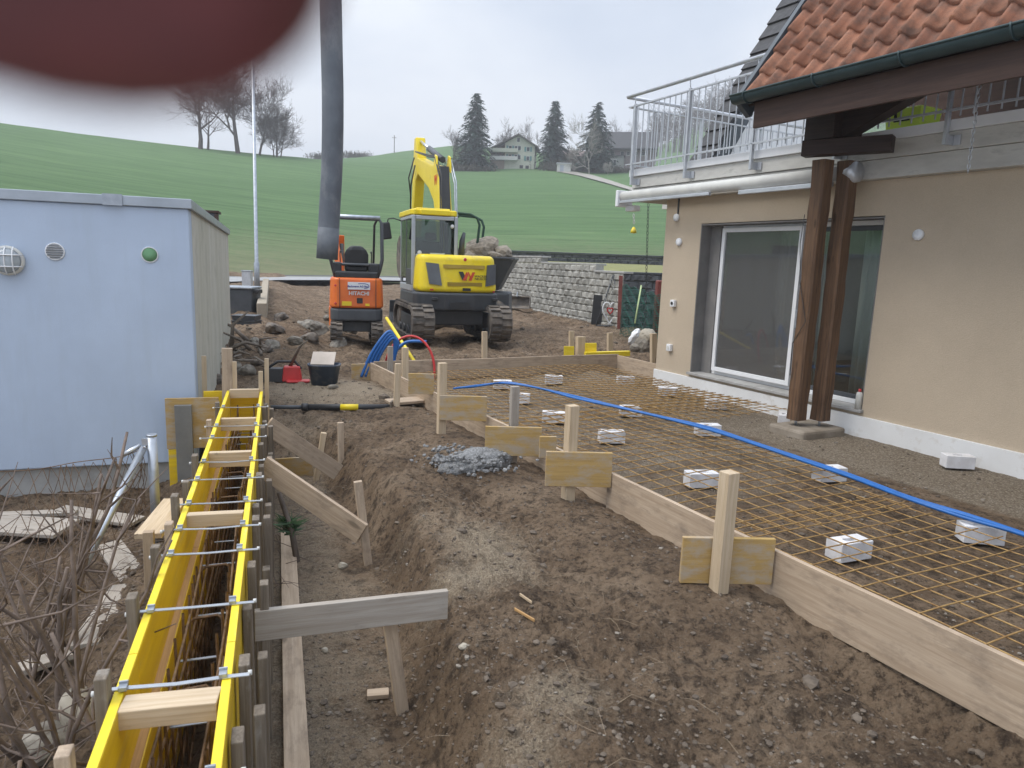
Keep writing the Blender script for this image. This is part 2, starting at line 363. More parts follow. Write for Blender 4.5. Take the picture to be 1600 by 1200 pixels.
def earthmat():
    m, nt, b = newmat('bare_earth'); vec = coords(nt, (1, 1, 1), False)
    at = nt.nodes.new('ShaderNodeAttribute'); at.attribute_name = 'zone'; sp = nt.nodes.new('ShaderNodeSeparateColor'); lk(nt, at.outputs['Color'], sp.inputs[0])
    n1 = noise(nt, vec, 1.6, 8, .62); n2 = noise(nt, vec, 9, 8, .68); n3 = noise(nt, vec, 60, 6, .7)
    c = ramp(nt, n1, [(.3, (.115, .077, .049)), (.5, (.22, .154, .1)), (.7, (.33, .245, .167))])
    c = mix(nt, ramp(nt, n2, [(.38, .8), (.5, 0)]), c, (.065, .047, .034))
    n4 = noise(nt, vec, 24, 9, .78); c = mix(nt, ramp(nt, n4, [(.4, .85), (.49, 0)]), c, (.05, .035, .025)); c = mix(nt, ramp(nt, n4, [(.56, 0), (.68, .55)]), c, (.33, .265, .19)); c = mix(nt, ramp(nt, n3, [(.55, 0), (.7, .5)]), c, (.3, .24, .17))
    sandc = ramp(nt, noise(nt, vec, 120, 4, .7), [(.35, (.21, .16, .11)), (.62, (.54, .45, .33))])
    sn = math_(nt, 'ADD', math_(nt, 'MULTIPLY', noise(nt, vec, 5, 10, .75), .8), math_(nt, 'MULTIPLY', noise(nt, vec, 55, 6, .75), .8)); sm = math_(nt, 'SUBTRACT', math_(nt, 'MULTIPLY', sp.outputs[0], .75), sn); sm = ramp(nt, math_(nt, 'ADD', sm, .5), [(.02, 0), (.4, 1)])
    c = mix(nt, math_(nt, 'MULTIPLY', sm, .8), c, sandc)
    vo = nt.nodes.new('ShaderNodeTexVoronoi'); vo.inputs['Scale'].default_value = 70; vo.inputs['Randomness'].default_value = 1; lk(nt, vec, vo.inputs['Vector'])
    hs = nt.nodes.new('ShaderNodeSeparateColor'); lk(nt, vo.outputs['Color'], hs.inputs[0])
    gravc = mix(nt, ramp(nt, vo.outputs['Distance'], [(.35, 0), (.6, .6)]), ramp(nt, hs.outputs[0], [(0, (.23, .185, .135)), (.6, (.34, .285, .215)), (1, (.48, .42, .34))]), (.17, .13, .09))
    gm = math_(nt, 'SUBTRACT', math_(nt, 'MULTIPLY', sp.outputs[1], 1.5), noise(nt, vec, 3.0, 7, .7)); gm = ramp(nt, gm, [(.0, 0), (.25, 1)])
    c = mix(nt, gm, c, gravc)
    vs2 = nt.nodes.new('ShaderNodeTexVoronoi'); vs2.inputs['Scale'].default_value = 34; lk(nt, vec, vs2.inputs['Vector'])
    c = mix(nt, ramp(nt, vs2.outputs['Distance'], [(.08, .4), (.14, 0)]), c, (.28, .24, .19))
    grassc = ramp(nt, n2, [(.35, (.05, .055, .022)), (.65, (.12, .12, .05))])
    c = mix(nt, sp.outputs[2], c, grassc)
    lk(nt, c, b.inputs['Base Color']); b.inputs['Roughness'].default_value = .95; b.inputs['Specular IOR Level'].default_value = .2
    p = bump(nt, b, n2, 1.0, .06); p = bump(nt, b, n4, 1.0, .03, p); p = bump(nt, b, n3, 1.0, .018, p); bump(nt, b, vo.outputs['Distance'], .25, .008, p)
    return m
def make_ground():
    nr, nc = 640, 1050
    rr = 1.15*(46/1.15)**np.linspace(0, 1, nr); aa = np.radians(np.linspace(-78, 74, nc))
    X = rr[:, None]*np.sin(aa)[None, :]; Y = rr[:, None]*np.cos(aa)[None, :]
    ZZ = ground(X, Y); x, y = X.ravel(), Y.ravel()
    u = EU.x*x+EU.y*y; n = EN.x*x+EN.y*y; u2 = E2.x*x+E2.y*y; n2 = N2.x*x+N2.y*y
    def spot(px, py, rad, z=0, sx=1.0):
        c = gp(px, py, z); return np.exp(-(((x-c.x)/rad)**2+((y-c.y)/(rad*sx))**2))
    sand = np.maximum.reduce([spot(755, 860, .35, 0, 1.5), spot(730, 920, .3), spot(780, 900, .3), .9*spot(870, 1110, .3, 0, .8), .8*spot(820, 1180, .25), .9*spot(560, 620, 1.3, 0, .9), spot(500, 610, 1.2), .8*spot(480, 1120, .35, -.36), .7*spot(520, 1040, .5, -.36), .75*spot(520, 930, .5, -.36), .6*spot(680, 820, .5), .6*spot(460, 700, .7, -.3)])
    grav = ss(5.3, 6.1, n)*ss(7.2, 6.9, n)*ss(9.6, 9.3, u)
    grav = np.maximum(grav, .45*ss(2.9, 3.1, n)*ss(9.5, 9.3, u)*ss(7.2, 6.9, n)*ss(.5, 5, u))
    grav = np.maximum(grav, .3*(n2 > -.6)*(n2 < .3)*(u2 < 7)); sand = np.maximum(sand, .68*(n2 > -.2)*ss(.55, .3, n2)*(u2 < 7))
    c = gp(1010, 525, 0); grass = np.exp(-(((x-c.x-.9)/1.1)**2+((y-c.y+.5)/1.6)**2))
    grass = np.maximum(grass, ss(24, 30, np.hypot(x, y))*(x > 2))
    o = grid_mesh('yard_ground', X, Y, ZZ, earthmat(), np.stack([sand, grav, grass], 1)); tag(o, 'churned brown earth of the building site', None, None, 'structure')
make_ground()
# ------------------------------------------------------------------ hills and field
TPX = [-900, -300, 0, 250, 400, 480, 560, 640, 700, 760, 820, 870, 985, 1060, 1150, 1300, 1500, 2200]
TY170 = [90, 150, 192, 224, 240, 247, 258, 263, 266, 267, 267, 267, 270, 274, 280, 285, 290, 300]
TY260 = [130, 175, 202, 231, 245, 250, 246, 235, 228, 230, 236, 242, 252, 256, 256, 252, 252, 275]
TY420 = [160, 200, 232, 255, 262, 262, 256, 248, 245, 246, 248, 250, 246, 205, 160, 135, 150, 240]
def _az(px): r = ray(px, 400); return math.atan2(r.x, r.y)
TAZ = [_az(p) for p in TPX]
def _zz(px, py, d): r = ray(px, py); return CZ+r.z/math.hypot(r.x, r.y)*d
TZ = np.array([[.28, .3, .42, .42+.42*(_zz(p, a, 170)-.42), _zz(p, a, 170), _zz(p, b, 260), _zz(p, c, 420), _zz(p, c+60, 900), 40] for p, a, b, c in zip(TPX, TY170, TY260, TY420)])
TD = np.array([0, 43, 54, 102, 170, 260, 420, 900, 2500.])
def terrain(x, y):
    x = np.atleast_1d(np.asarray(x, float)); y = np.atleast_1d(np.asarray(y, float)); d = np.hypot(x, y); a = np.arctan2(x, y)
    # smooth (cubic) interpolation across azimuth, smoothed piecewise along distance
    out = np.zeros_like(d); k = np.clip(np.searchsorted(TAZ, a)-1, 0, len(TAZ)-2); A = np.array(TAZ)
    t = np.clip((a-A[k])/(A[k+1]-A[k]), 0, 1)
    ks = np.clip(np.searchsorted(TD, d)-1, 0, len(TD)-2); td = np.clip((d-TD[ks])/(TD[ks+1]-TD[ks]), 0, 1)
    def val(j): return TZ[j, ks]*(1-td)+TZ[j, ks+1]*td
    p0, p1, p2, p3 = (val(np.clip(k+q, 0, len(TAZ)-1)) for q in (-1, 0, 1, 2))
    out = p1+t*(p2-p1)*(1)+t*(1-t)*((1-t)*(p2-p0-(p2-p1)*2)*.5*.5+t*((p2-p1)*2-(p3-p1))*.5*.5)
    return out
def tz(x, y): return float(terrain(x, y)[0])
def thit(px, py, d0=40, d1=420):
    r = ray(px, py); h = math.hypot(r.x, r.y); prev = None
    for d in np.linspace(d0, d1, 900):
        p = V((0, 0, CZ))+r*(d/h)
        if p.z <= tz(p.x, p.y): return p
    return p
def fieldmat():
    m, nt, b = newmat('field_grass'); vec = coords(nt, (1, 1, 1), False)
    def mp(s, rz=0):
        q = nt.nodes.new('ShaderNodeMapping'); q.inputs['Scale'].default_value = s; q.inputs['Rotation'].default_value = (0, 0, rz); lk(nt, vec, q.inputs['Vector']); return q.outputs[0]
    rows = noise(nt, mp((.05, 1.1, .0), R(-8)), 1.0, 7, .72, .5); big = noise(nt, vec, .02, 5, .6); fine = noise(nt, mp((.35, 1.9, 1), R(-8)), 2.6, 9, .8)
    c = ramp(nt, rows, [(.34, (.062, .118, .045)), (.5, (.1, .178, .07)), (.66, (.155, .245, .1))])
    c = mix(nt, ramp(nt, big, [(.35, .4), (.6, 0)]), c, (.065, .13, .048))
    sp = nt.nodes.new('ShaderNodeSeparateXYZ'); lk(nt, vec, sp.inputs[0])
    nearf = math_(nt, 'SUBTRACT', 1.0, math_(nt, 'DIVIDE', sp.outputs['Z'], 7.5))
    soil = math_(nt, 'ADD', math_(nt, 'MULTIPLY', nearf, .42), math_(nt, 'MULTIPLY', fine, .9))
    c = mix(nt, ramp(nt, soil, [(.62, 0), (.9, .75)]), c, (.25, .22, .14))
    c = mix(nt, ramp(nt, fine, [(.56, 0), (.74, .5)]), c, (.2, .23, .11))
    lk(nt, c, b.inputs['Base Color']); b.inputs['Roughness'].default_value = .95; b.inputs['Specular IOR Level'].default_value = .15
    bump(nt, b, fine, .8, .3); return m
def make_terrain():
    rr = np.concatenate([42*(170/42)**np.linspace(0, 1, 150), np.linspace(173, 420, 80), np.linspace(440, 2500, 20)])
    aa = np.radians(np.linspace(-95, 95, 330)); X = rr[:, None]*np.sin(aa)[None, :]; Y = rr[:, None]*np.cos(aa)[None, :]
    ZZ = terrain(X.ravel(), Y.ravel()).reshape(X.shape)+.25*fbm(X*.12, Y*.12, 3)*ss(50, 90, np.hypot(X, Y))
    o = grid_mesh('green_field', X, Y, ZZ, fieldmat()); tag(o, 'sloping green field of young crop rising to the ridge', None, None, 'structure')
make_terrain()
def ribbon(name, near, far, mat_, lab, lift=.05, zf=None, sub=6):
    m = MB(); P = []
    for i in range(len(near)-1):
        for k in range(sub+(i == len(near)-2)):
            t = k/sub; P.append((V(near[i]).lerp(V(near[i+1]), t), V(far[i]).lerp(V(far[i+1]), t)))
    vs = []
    for a, b in P:
        for q in (a, b):
            z = max(tz(q.x, q.y), .3*float(ss(20, 36, q.length))) if zf is None else zf(q.x, q.y)
            vs.append((q.x, q.y, z+lift))
    m.add(vs, [(2*i, 2*i+2, 2*i+3, 2*i+1) for i in range(len(P)-1)], True)
    return tag(m.build(name, mat_), lab, None, None, 'structure')
ribbon('road', [(-34, 20), (-13.0, 30.5), (-12, 36), (-8, 41.5), (0, 45), (22, 48)], [(-37, 26), (-17, 35), (-14.5, 41), (-8.5, 46.5), (0, 49.5), (22, 53)],
       mat('road_concrete', (.34, .34, .34), (.27, .27, .27), rough=.9, scale=1.2), 'pale grey lane behind the site', .11)
ribbon('road_gutter', [(-37, 26), (-17, 35), (-14.5, 41), (-8.5, 46.5), (0, 49.5), (22, 53)], [(-37.6, 27), (-17.8, 36), (-15.2, 42.4), (-8.8, 48.4), (0, 51.3), (22, 55)],
       mat('road_asphalt', (.09, .09, .095), (.06, .06, .065), rough=.9, scale=2), 'dark asphalt strip along the field', .13)
# ------------------------------------------------------------------ house
def plaster(name, c, bsx=.5, stain=None):
    m, nt, b = newmat(name); vec = coords(nt, (1, 1, 1), False)
    n = noise(nt, vec, 1.3, 6, .6); f = noise(nt, vec, 170, 4, .7)
    c0 = ramp(nt, n, [(.35, tuple(x*.9 for x in c)), (.65, c)])
    c0 = mix(nt, ramp(nt, f, [(.35, .35), (.6, 0)]), c0, tuple(x*.6 for x in c))
    if stain: c0 = mix(nt, ramp(nt, noise(nt, coords(nt, (3, 3, .35), False), 2.2, 7, .7), [(.5, 0), (.75, .6)]), c0, stain)
    lk(nt, c0, b.inputs['Base Color']); b.inputs['Roughness'].default_value = .95; b.inputs['Specular IOR Level'].default_value = .2
    bump(nt, b, f, bsx, .004); return m
MT['plaster'] = plaster('beige_roughcast', (.56, .465, .35), 1.0)
MT['reveal'] = mat('window_reveal', (.22, .21, .2), (.17, .165, .16), rough=.8)
MT['room'] = mat('room_wall', (.5, .5, .48), (.45, .45, .43), rough=.9)
MT['floor'] = mat('room_floor', (.2, .19, .17), (.14, .13, .12), rough=.5)
MT['curtain'] = mat('curtain', (.8, .82, .76), (.68, .7, .64), rough=.9, scale=20, stretch=(1, 1, .1))
def hb(m, u0, u1, n0, n1, z0, z1, mi=0):   # box in the house frame (local x = -u)
    return m.box((-(u0+u1)/2, (n0+n1)/2, (z0+z1)/2), (abs(u1-u0), abs(n1-n0), abs(z1-z0)), None, mi)
HW = HF.copy()
house = thing('house', 'beige rendered house with glass sliding door, balcony and steel railing', 'house', M=HF @ Matrix.Translation((-8.2, 6.85, 0)))
def hpart(m, name, mt, parent=house, bevel=0): return m.build(name, mt, parent, HF, bevel)
m = MB(); F0, F1 = 6.85, 7.2
hb(m, 8.24, 7.5, F0, F1, 0, 2.67); hb(m, 7.5, 4.8, F0, F1, 2.31, 2.67); hb(m, 7.5, 4.8, F0, F1, 0, .24); hb(m, 4.8, -3.5, F0, F1, 0, 2.67)
hb(m, 8.24, 7.9, F1, 13, 0, 2.67); hpart(m, 'wall', MT['plaster'])
m = MB(); hb(m, 8.25, -3.5, F0-.03, F0-.001, -.06, .205); hpart(m, 'plinth_board', mat('white_board', (.76, .77, .77), (.68, .68, .67), rough=.5, scale=2, dirt=(.42, .36, .28), dscale=4, dlo=.56, dhi=.85), bevel=.004)
m = MB(); hb(m, 8.93, -3.5, 6.74, 12, 2.672, 2.86); hb(m, 8.93, -3.5, 6.72, 12, 2.864, 3.03); hpart(m, 'balcony_slab', MT['slab'], bevel=.006)
m = MB(); hb(m, 8.97, -3.5, 6.685, 6.78, 3.032, 3.13); hb(m, 8.97, 8.88, 6.78, 12, 3.032, 3.13); hpart(m, 'slab_capping', MT['white'], bevel=.004)
m = MB(); hb(m, 7.5, 7.485, F0+.003, F1, .25, 2.3); hb(m, 4.815, 4.8, F0+.003, F1, .25, 2.3); hb(m, 7.485, 4.815, F0+.003, F1, 2.285, 2.3)
hb(m, 7.485, 7.3, 7.03, 7.06, .27, 2.285); hpart(m, 'reveal', MT['reveal'])
m = MB(); hb(m, 7.52, 4.78, F0-.05, F1, .241, .275); hpart(m, 'door_sill', MT['concrete'], bevel=.004)
# sliding door
def frame(m, u0, u1, n0, n1, z0, z1, t):
    hb(m, u0, u0-t, n0, n1, z0, z1); hb(m, u1+t, u1, n0, n1, z0, z1); hb(m, u0-t, u1+t, n0, n1, z1-t, z1); hb(m, u0-t, u1+t, n0, n1, z0, z0+t)
m = MB(); frame(m, 7.3, 4.815, 7.06, 7.17, .277, 2.284, .05); door = hpart(m, 'sliding_door', MT['white'], bevel=.004)
m = MB(); frame(m, 7.25, 5.93, 7.0, 7.055, .33, 2.25, .055); hpart(m, 'sash', MT['white'], door, .004)
m = MB(); frame(m, 5.9, 4.87, 7.08, 7.13, .33, 2.23, .05); label(hpart(m, 'sash', MT['dgrey'], door, .004), 'dark narrow frame of the open side')
m = MB(); hb(m, 7.195, 5.985, 7.025, 7.03, .385, 2.195); hpart(m, 'pane', MT['screenglass'], door)
m = MB(); hb(m, 5.85, 4.92, 7.1, 7.106, .38, 2.18); hpart(m, 'pane', MT['glass'], door)
m = MB(); m.box((-5.89, 6.985, 1.15), (.025, .03, .22)); hpart(m, 'handle', MT['galv'], door, .004)
# room behind the door
m = MB(); hb(m, 7.89, 3.2, 7.22, 11.5, .2, .27, 1); hb(m, 7.84, 5.6, 11.5, 11.6, .2, 2.66); hb(m, 7.895, 7.85, 7.21, 11.5, .27, 2.66)
hb(m, 7.84, 3.31, 7.21, 11.49, 2.6, 2.66); hpart(m, 'room', [MT['room'], MT['floor']])
def curtain(u0, u1, n, z0, z1, name='curtain'):
    m = MB(); k = int(abs(u1-u0)/.018); r = []
    for z in (z0, z1): r.append([(-(u0+(u1-u0)*i/k), n+.035*math.sin(i*.95)+.012*math.sin(i*.41), z) for i in range(k+1)])
    m.add(r[0]+r[1], [(i, i+1, k+2+i, k+1+i) for i in range(k)], True); o = hpart(m, name, MT['curtain']); so_ = o.modifiers.new('cloth', 'SOLIDIFY'); so_.thickness = .004; return o
curtain(7.05, 6.45, 7.4, .3, 2.4); curtain(5.32, 4.98, 7.3, .3, 2.35); curtain(5.9, 5.8, 7.4, .3, 2.35)
ch = thing('garden_chair', 'dark metal armchair standing inside behind the glass door', 'chair', hp(4.9, 7.75, .27))
def hl(u, n, z): return hp(u, n, z)-W[ch.name].translation
m = MB(); m.tube([hl(5.2, 7.45, .27), hl(5.15, 7.5, .9), hl(4.75, 7.5, .93), hl(4.68, 7.45, .27)], .013, 6); m.tube([hl(5.2, 8, .27), hl(5.15, 7.98, .9), hl(4.75, 7.98, .93), hl(4.68, 8, .27)], .013, 6)
m.build('chair_frame', MT['galv'], ch)
m = MB(); m.worldto(Matrix()); q = MB(); hb(q, 5.17, 4.72, 7.47, 8.0, .68, .72); hb(q, 5.25, 5.2, 7.47, 8.0, .72, 1.25); q.build('seat', MT['black'], ch, HF)
# railing
_oldhp = hp
def hpl(u, n, z): return V((-u, n, z))
def railing2():
    rp = MB(); rp.tube([hpl(9.0, 6.6, 4.17), hpl(-3.5, 6.6, 4.17)], .026, 10); rp.tube([hpl(9.0, 6.6, 4.17), hpl(9.0, 12, 4.17)], .026, 10)
    top = rp.build('railing', MT['rail'], house, HF)
    b = MB()
    for z in (4.02, 3.2):
        hb(b, 8.93, -3.5, 6.6, 6.64, z-.009, z+.009); hb(b, 8.97, 8.931, 6.6, 12, z-.009, z+.009)
    b.build('rail', MT['rail'], top, HF)
    b = MB()
    for i in range(108):
        u = 8.86-.115*i
        if min(abs(u-(8.82-1.17*k)) for k in range(12)) < .03: continue
        b.tube([hpl(u, 6.62, 3.14), hpl(u, 6.62, 4.015)], .0085, 5, False)
    for i in range(44): b.tube([hpl(8.95, 6.75+.118*i, 3.2), hpl(8.95, 6.75+.118*i, 4.015)], .0085, 5, False)
    b.build('balusters', MT['rail'], top, HF)
    for k in range(8):
        u = 8.82-1.17*k; p = MB()
        hb(p, u+.016, u-.016, 6.6, 6.645, 2.9, 4.05); p.tube([hpl(u, 6.615, 4.03), hpl(u, 6.6, 4.16)], .009, 6)
        hb(p, u-.02, u-.026, 6.6, 6.715, 2.9, 2.99); hb(p, u-.027, u-.09, 6.7, 6.715, 2.9, 2.99); hb(p, u+.02, u-.02, 6.646, 6.715, 2.93, 2.97); p.build('railing_post', MT['rail'], top, HF, .003)
    for k in range(1, 4):
        p = MB(); hb(p, 8.975, 8.925, 6.7+1.3*k, 6.74+1.3*k, 3.1, 4.03); p.build('railing_post', MT['rail'], top, HF)
railing2()
# awning under the slab edge
m = MB(); m.tube([hpl(8.93, 6.55, 2.73), hpl(5.05, 6.55, 2.73)], .075, 16); aw = hpart(m, 'awning', MT['offwhite'])
m = MB(); hb(m, 8.9, 7.0, 6.47, 6.52, 2.625, 2.665); hb(m, 6.5, 5.2, 6.47, 6.52, 2.60, 2.65); hpart(m, 'folding_arm', MT['rail'], aw, .006)
m = MB(); hb(m, 8.96, 8.9, 6.45, 6.73, 2.58, 2.82); hb(m, 8.9, 8.7, 6.6, 6.73, 2.52, 2.6); hpart(m, 'end_cap', MT['white'], aw, .01)
m = MB(); m.lathe([(.0, -.06), (.1, -.06), (.11, 0), (.1, .05), (0, .05)], (0, 0, 0), 18, Matrix.Rotation(R(90), 4, 'Y')); m.v = [(v[0]-5.0, v[1]+6.55, v[2]+2.73) for v in m.v]; hpart(m, 'winding_gear', MT['rail'], aw)
for k, (px, py) in enumerate([(1058, 340), (1062, 378), (1436, 367)]):
    p = onN(px, py, 6.85); u, z = p.dot(EU), p.z; m = MB()
    m.lathe([(0, -.03), (.05, -.03), (.055, -.015), (.055, 0), (0, 0)], (0, 0, 0), 20, Matrix.Rotation(R(-90), 4, 'X')); m.v = [(v[0]-u, -abs(v[1])+6.849, v[2]+z) for v in m.v]; hpart(m, 'wall_cap', MT['white'])
for k, (px, py) in enumerate([(1054, 474), (1048, 543)]):
    p = onN(px, py, 6.85); u, z = p.dot(EU), p.z; m = MB(); hb(m, u+.045, u-.045, 6.8, 6.849, z-.05, z+.05); so_ = hpart(m, 'wall_socket' if k == 0 else 'wall_switch', MT['white'], bevel=.008)
    m = MB(); m.cyl(hpl(u, 6.802, z), hpl(u, 6.795, z), .024, 14); hpart(m, 'socket_hole' if k == 0 else 'rocker', MT['black'] if k == 0 else MT['offwhite'], so_)
m = MB(); hb(m, 7.99, 7.975, 6.83, 6.849, 2.43, 2.67); hpart(m, 'cable_pipe', MT['dgrey'])
m = MB(); hb(m, 6.1, -3.5, 8.9, 9.1, 3.03, 6.6); hpart(m, 'upper_wall', MT['fascia'])
# upper gable with dark tiled roof
MT['darktile'] = mat('dark_roof_tiles', (.055, .055, .058), (.03, .03, .033), rough=.7, scale=8, bs=.6, bscale=14, bd=.02)
m = MB(); hb(m, 9.75, 8.931, 8.0, 12, 2.68, 3.02); hpart(m, 'slab_extension', MT['slab'])
m = MB(); m.prism([(8.45, 3.025), (11.6, 8.1), (12.5, 8.1), (12.5, 3.025)], -9.42, -9.7, 'x'); hpart(m, 'gable_wall', MT['white'])
m = MB(); d = V((.53, .848)); nn = V((-.848, .53)); A = V((8.3, 2.9)); B = A+d*6.2
for i in range(19):
    a = A+d*(.33*i); b = A+d*(.33*(i+1)+.05)
    m.prism([tuple(a+nn*.02), tuple(b-nn*.01), tuple(b+nn*.05), tuple(a+nn*.09)], -9.35, -9.85, 'x')
hpart(m, 'gable_roof', MT['darktile'])
m = MB(); m.prism([tuple(A-nn*.22), tuple(B-nn*.22), tuple(B+nn*.0), tuple(A+nn*.0)], -9.30, -9.36, 'x'); hpart(m, 'verge_board', MT['vergegrey'])
# ------------------------------------------------------------------ porch roof on posts
porch = thing('porch_roof', 'red tiled porch roof with green gutter on brown wooden posts', 'roof', M=HF @ Matrix.Translation((-5.2, 6.25, 0)))
SL = math.atan2(1.07, .8); ex = V((0, math.cos(SL), math.sin(SL))); en = V((0, -math.sin(SL), math.cos(SL)))
def tilemat():
    m, nt, b = newmat('red_roof_tiles'); tc = nt.nodes.new('ShaderNodeTexCoord')
    uv = nt.nodes.new('ShaderNodeAttribute'); uv.attribute_name = 'tile'; wn = nt.nodes.new('ShaderNodeTexWhiteNoise'); wn.noise_dimensions = '2D'; lk(nt, uv.outputs['Vector'], wn.inputs['Vector'])
    c = ramp(nt, wn.outputs['Value'], [(0, (.23, .095, .055)), (.5, (.33, .14, .08)), (1, (.42, .2, .12))])
    v = coords(nt, (1, 1, 1), False)
    c = mix(nt, ramp(nt, noise(nt, v, 5, 8, .7), [(.42, 0), (.66, .75)]), c, (.085, .058, .047)); c = mix(nt, ramp(nt, noise(nt, v, 26, 6, .7), [(.55, 0), (.75, .6)]), c, (.17, .13, .1))
    lk(nt, c, b.inputs['Base Color']); b.inputs['Roughness'].default_value = .8; bump(nt, b, noise(nt, v, 60, 4, .6), .3, .004); return m
def tiles():
    tw, co_, base = .213, .29, V((0, 5.6, 3.40)); nu, ns, spt = 42, 15, 10; vs = []; fs = []; tid = []
    rj = random.Random(3)
    for j in range(ns):
        lo = None
        for i in range(nu):
            u0 = 5.60-tw*i; jit = rj.uniform(-.006, .006); rows = []
            for k, (s0, hh) in enumerate(((co_*j+jit, -.005), (co_*j+jit, .046), (co_*(j+1)+.05, .004))):
                row = []
                for q in range(spt+1):
                    t = q/spt; h = (.07*math.sin(math.pi*t/.42)**.8 if t < .42 else -.012*math.sin(math.pi*(t-.42)/.58))
                    if k == 0: h = h-.0
                    p = base+ex*s0+en*(h+hh)+V((-(u0-tw*t), 0, 0)); row.append(p)
                rows.append(row)
            b0 = len(vs)
            for row in rows: vs += row
            tid += [(i*.37+.1, j*.71+.2)]*(3*(spt+1))
            for k in range(2):
                for q in range(spt): a = b0+k*(spt+1)+q; fs.append((a, a+1, a+spt+2, a+spt+1))
    me = MB(); me.add(vs, fs, True); o = me.build('roof_tiles', tilemat(), porch, HF)
    at = o.data.attributes.new('tile', 'FLOAT_VECTOR', 'POINT'); at.data.foreach_set('vector', [x for t in tid for x in (t[0], t[1], 0)])
tiles()
P = lambda s, h: (5.6+ex.y*s+en.y*h, 3.40+ex.z*s+en.z*h)
m = MB(); m.prism([P(-.02, -.03), P(4.4, -.03), P(4.4, -.06), P(-.02, -.06)], -5.6, 3.4, 'x')
m.prism([P(.1, -.061), P(4.4, -.061), P(4.4, -.2), P(.1, -.2)], -5.45, -5.33, 'x'); m.prism([P(.1, -.061), P(4.4, -.061), P(4.4, -.2), P(.1, -.2)], -4.6, -4.5, 'x'); m.prism([P(.1, -.061), P(4.4, -.061), P(4.4, -.2), P(.1, -.2)], -3.7, -3.6, 'x')
hpart(m, 'roof_boarding', MT['darkbeam'], porch)
m = MB(); m.prism([P(-.08, .1), P(4.4, .1), P(4.4, -.14), P(-.08, -.14)], -5.67, -5.61, 'x'); hpart(m, 'verge_board', MT['vergegrey'], porch)
m = MB(); m.prism([(5.6, 3.12), (5.64, 3.12), (5.64, 3.37), (5.6, 3.37)], -5.5, 3.4, 'x'); hpart(m, 'fascia', MT['fascia'], porch, .004)
def halfround(r, u0, u1, n, z, th=.006):
    m = MB(); ring = lambda x, rr: [(x, n+rr*math.cos(a), z+rr*math.sin(a)) for a in np.linspace(math.pi, 2*math.pi, 13)]
    ro = [ring(-u0, r), ring(-u1, r)]; k = 13
    m.add(ro[0]+ro[1], [(i, i+1, k+i+1, k+i) for i in range(k-1)], True); ri = [ring(-u0, r-th), ring(-u1, r-th)]
    m.add(ri[0]+ri[1], [(i+1, i, k+i, k+i+1) for i in range(k-1)], True); m.add(ring(-u0, r)+[], [tuple(range(k))]); m.tube([(-u0, n-r, z), (-u1, n-r, z)], .012, 8)
    return m
gut = hpart(halfround(.082, 5.68, -3.4, 5.51, 3.44), 'gutter', MT['gutter'], porch)
for k in range(9):
    u = 5.5-.82*k; m = MB(); m.tube([(-u, 5.51+.088*math.cos(a), 3.44+.088*math.sin(a)) for a in np.linspace(math.pi*.95, 2*math.pi, 12)], .009, 6); hpart(m, 'gutter_bracket', MT['gutter'], gut)
def post(u, n, z0, z1, s=.15, rot=0):
    m = MB(); r = s/2; c = .018; rings = []
    for i in range(17):
        z = z0+(z1-z0)*i/16; dx, dy = .0025*math.sin(i*1.1+u), .0025*math.cos(i*.9+n); k = r+.0035*math.sin(i*2.3+u*3)
        rings.append([(-u+dx+x*k/r, n+dy+y*k/r, z) for x, y in ((-r+c, -r), (r-c, -r), (r, -r+c), (r, r-c), (r-c, r), (-r+c, r), (-r, r-c), (-r, -r+c))])
    m.loft(rings)
    M = HF @ Matrix.Translation((-u, n, z0)) @ Matrix.Rotation(R(-90), 4, 'Y')   # grain up the post
    m.worldto(HF.inverted() @ M); return m.build('post', MT['brownpost'], porch, M)
post(5.17, 6.29, .13, 2.84, .16); post(5.06, 6.53, .13, 2.84, .16)
m = MB(); hb(m, 5.36, 4.88, 6.08, 6.74, -.15, .065); o = hpart(m, 'footing', mat('dirty_concrete', (.3, .26, .21), (.2, .165, .125), rough=.9, scale=5, bs=.5, bscale=40), porch, .03)
m = MB(); m.tube([hpl(5.17, 6.29, .06), hpl(5.17, 6.29, .14)], .015, 8); m.tube([hpl(5.06, 6.53, .06), hpl(5.06, 6.53, .14)], .015, 8); hpart(m, 'post_pin', MT['galv'], porch)
A = dp(1258, 210, 7.5); B = dp(1396, 224, 7.0); A.z = B.z = 2.935; board('cross_beam', A, B, .15, .16, Z, MT['darkbeam'], porch, .006)
m = MB(); hb(m, 5.3, 4.95, 6.12, 6.55, 3.022, 3.4); hpart(m, 'head_block', MT['darkbeam'], porch, .008)
m = MB(); hb(m, 5.5, -3.4, 6.22, 6.42, 3.402, 3.6); hpart(m, 'purlin', MT['darkbeam'], porch, .008)
m = MB(); m.prism([(-4.95, 3.02), (-4.95, 3.26), (-4.3, 3.4), (-4.0, 3.4)], 6.24, 6.40, 'y'); hpart(m, 'brace', MT['darkbeam'], porch, .006)
m = MB(); wp = [V((-5.26, 6.2, 2.3)), V((-5.262, 6.18, 2.0)), V((-5.23, 6.2, 1.6)), V((-5.1, 6.19, 1.2)), V((-5.255, 6.21, .95)), V((-5.27, 6.24, .6))]; m.tube(wp, .004, 5); hpart(m, 'wire', MT['black'], porch)
# spray can and loose things at the door
p = onN(1340, 640, 6.83); can = thing('spray_can', 'small white spray can standing on the door sill', 'can', hp(p.dot(EU), 6.83, .275))
m = MB(); m.lathe([(0, 0), (.032, 0), (.033, .16), (.028, .18), (.014, .19), (0, .19)], (0, 0, 0), 14); m.build('can_body', MT['offwhite'], can)
m = MB(); m.lathe([(0, .188), (.016, .188), (.016, .22), (0, .22)], (0, 0, 0), 10); m.build('cap', MT['redhose'], can)
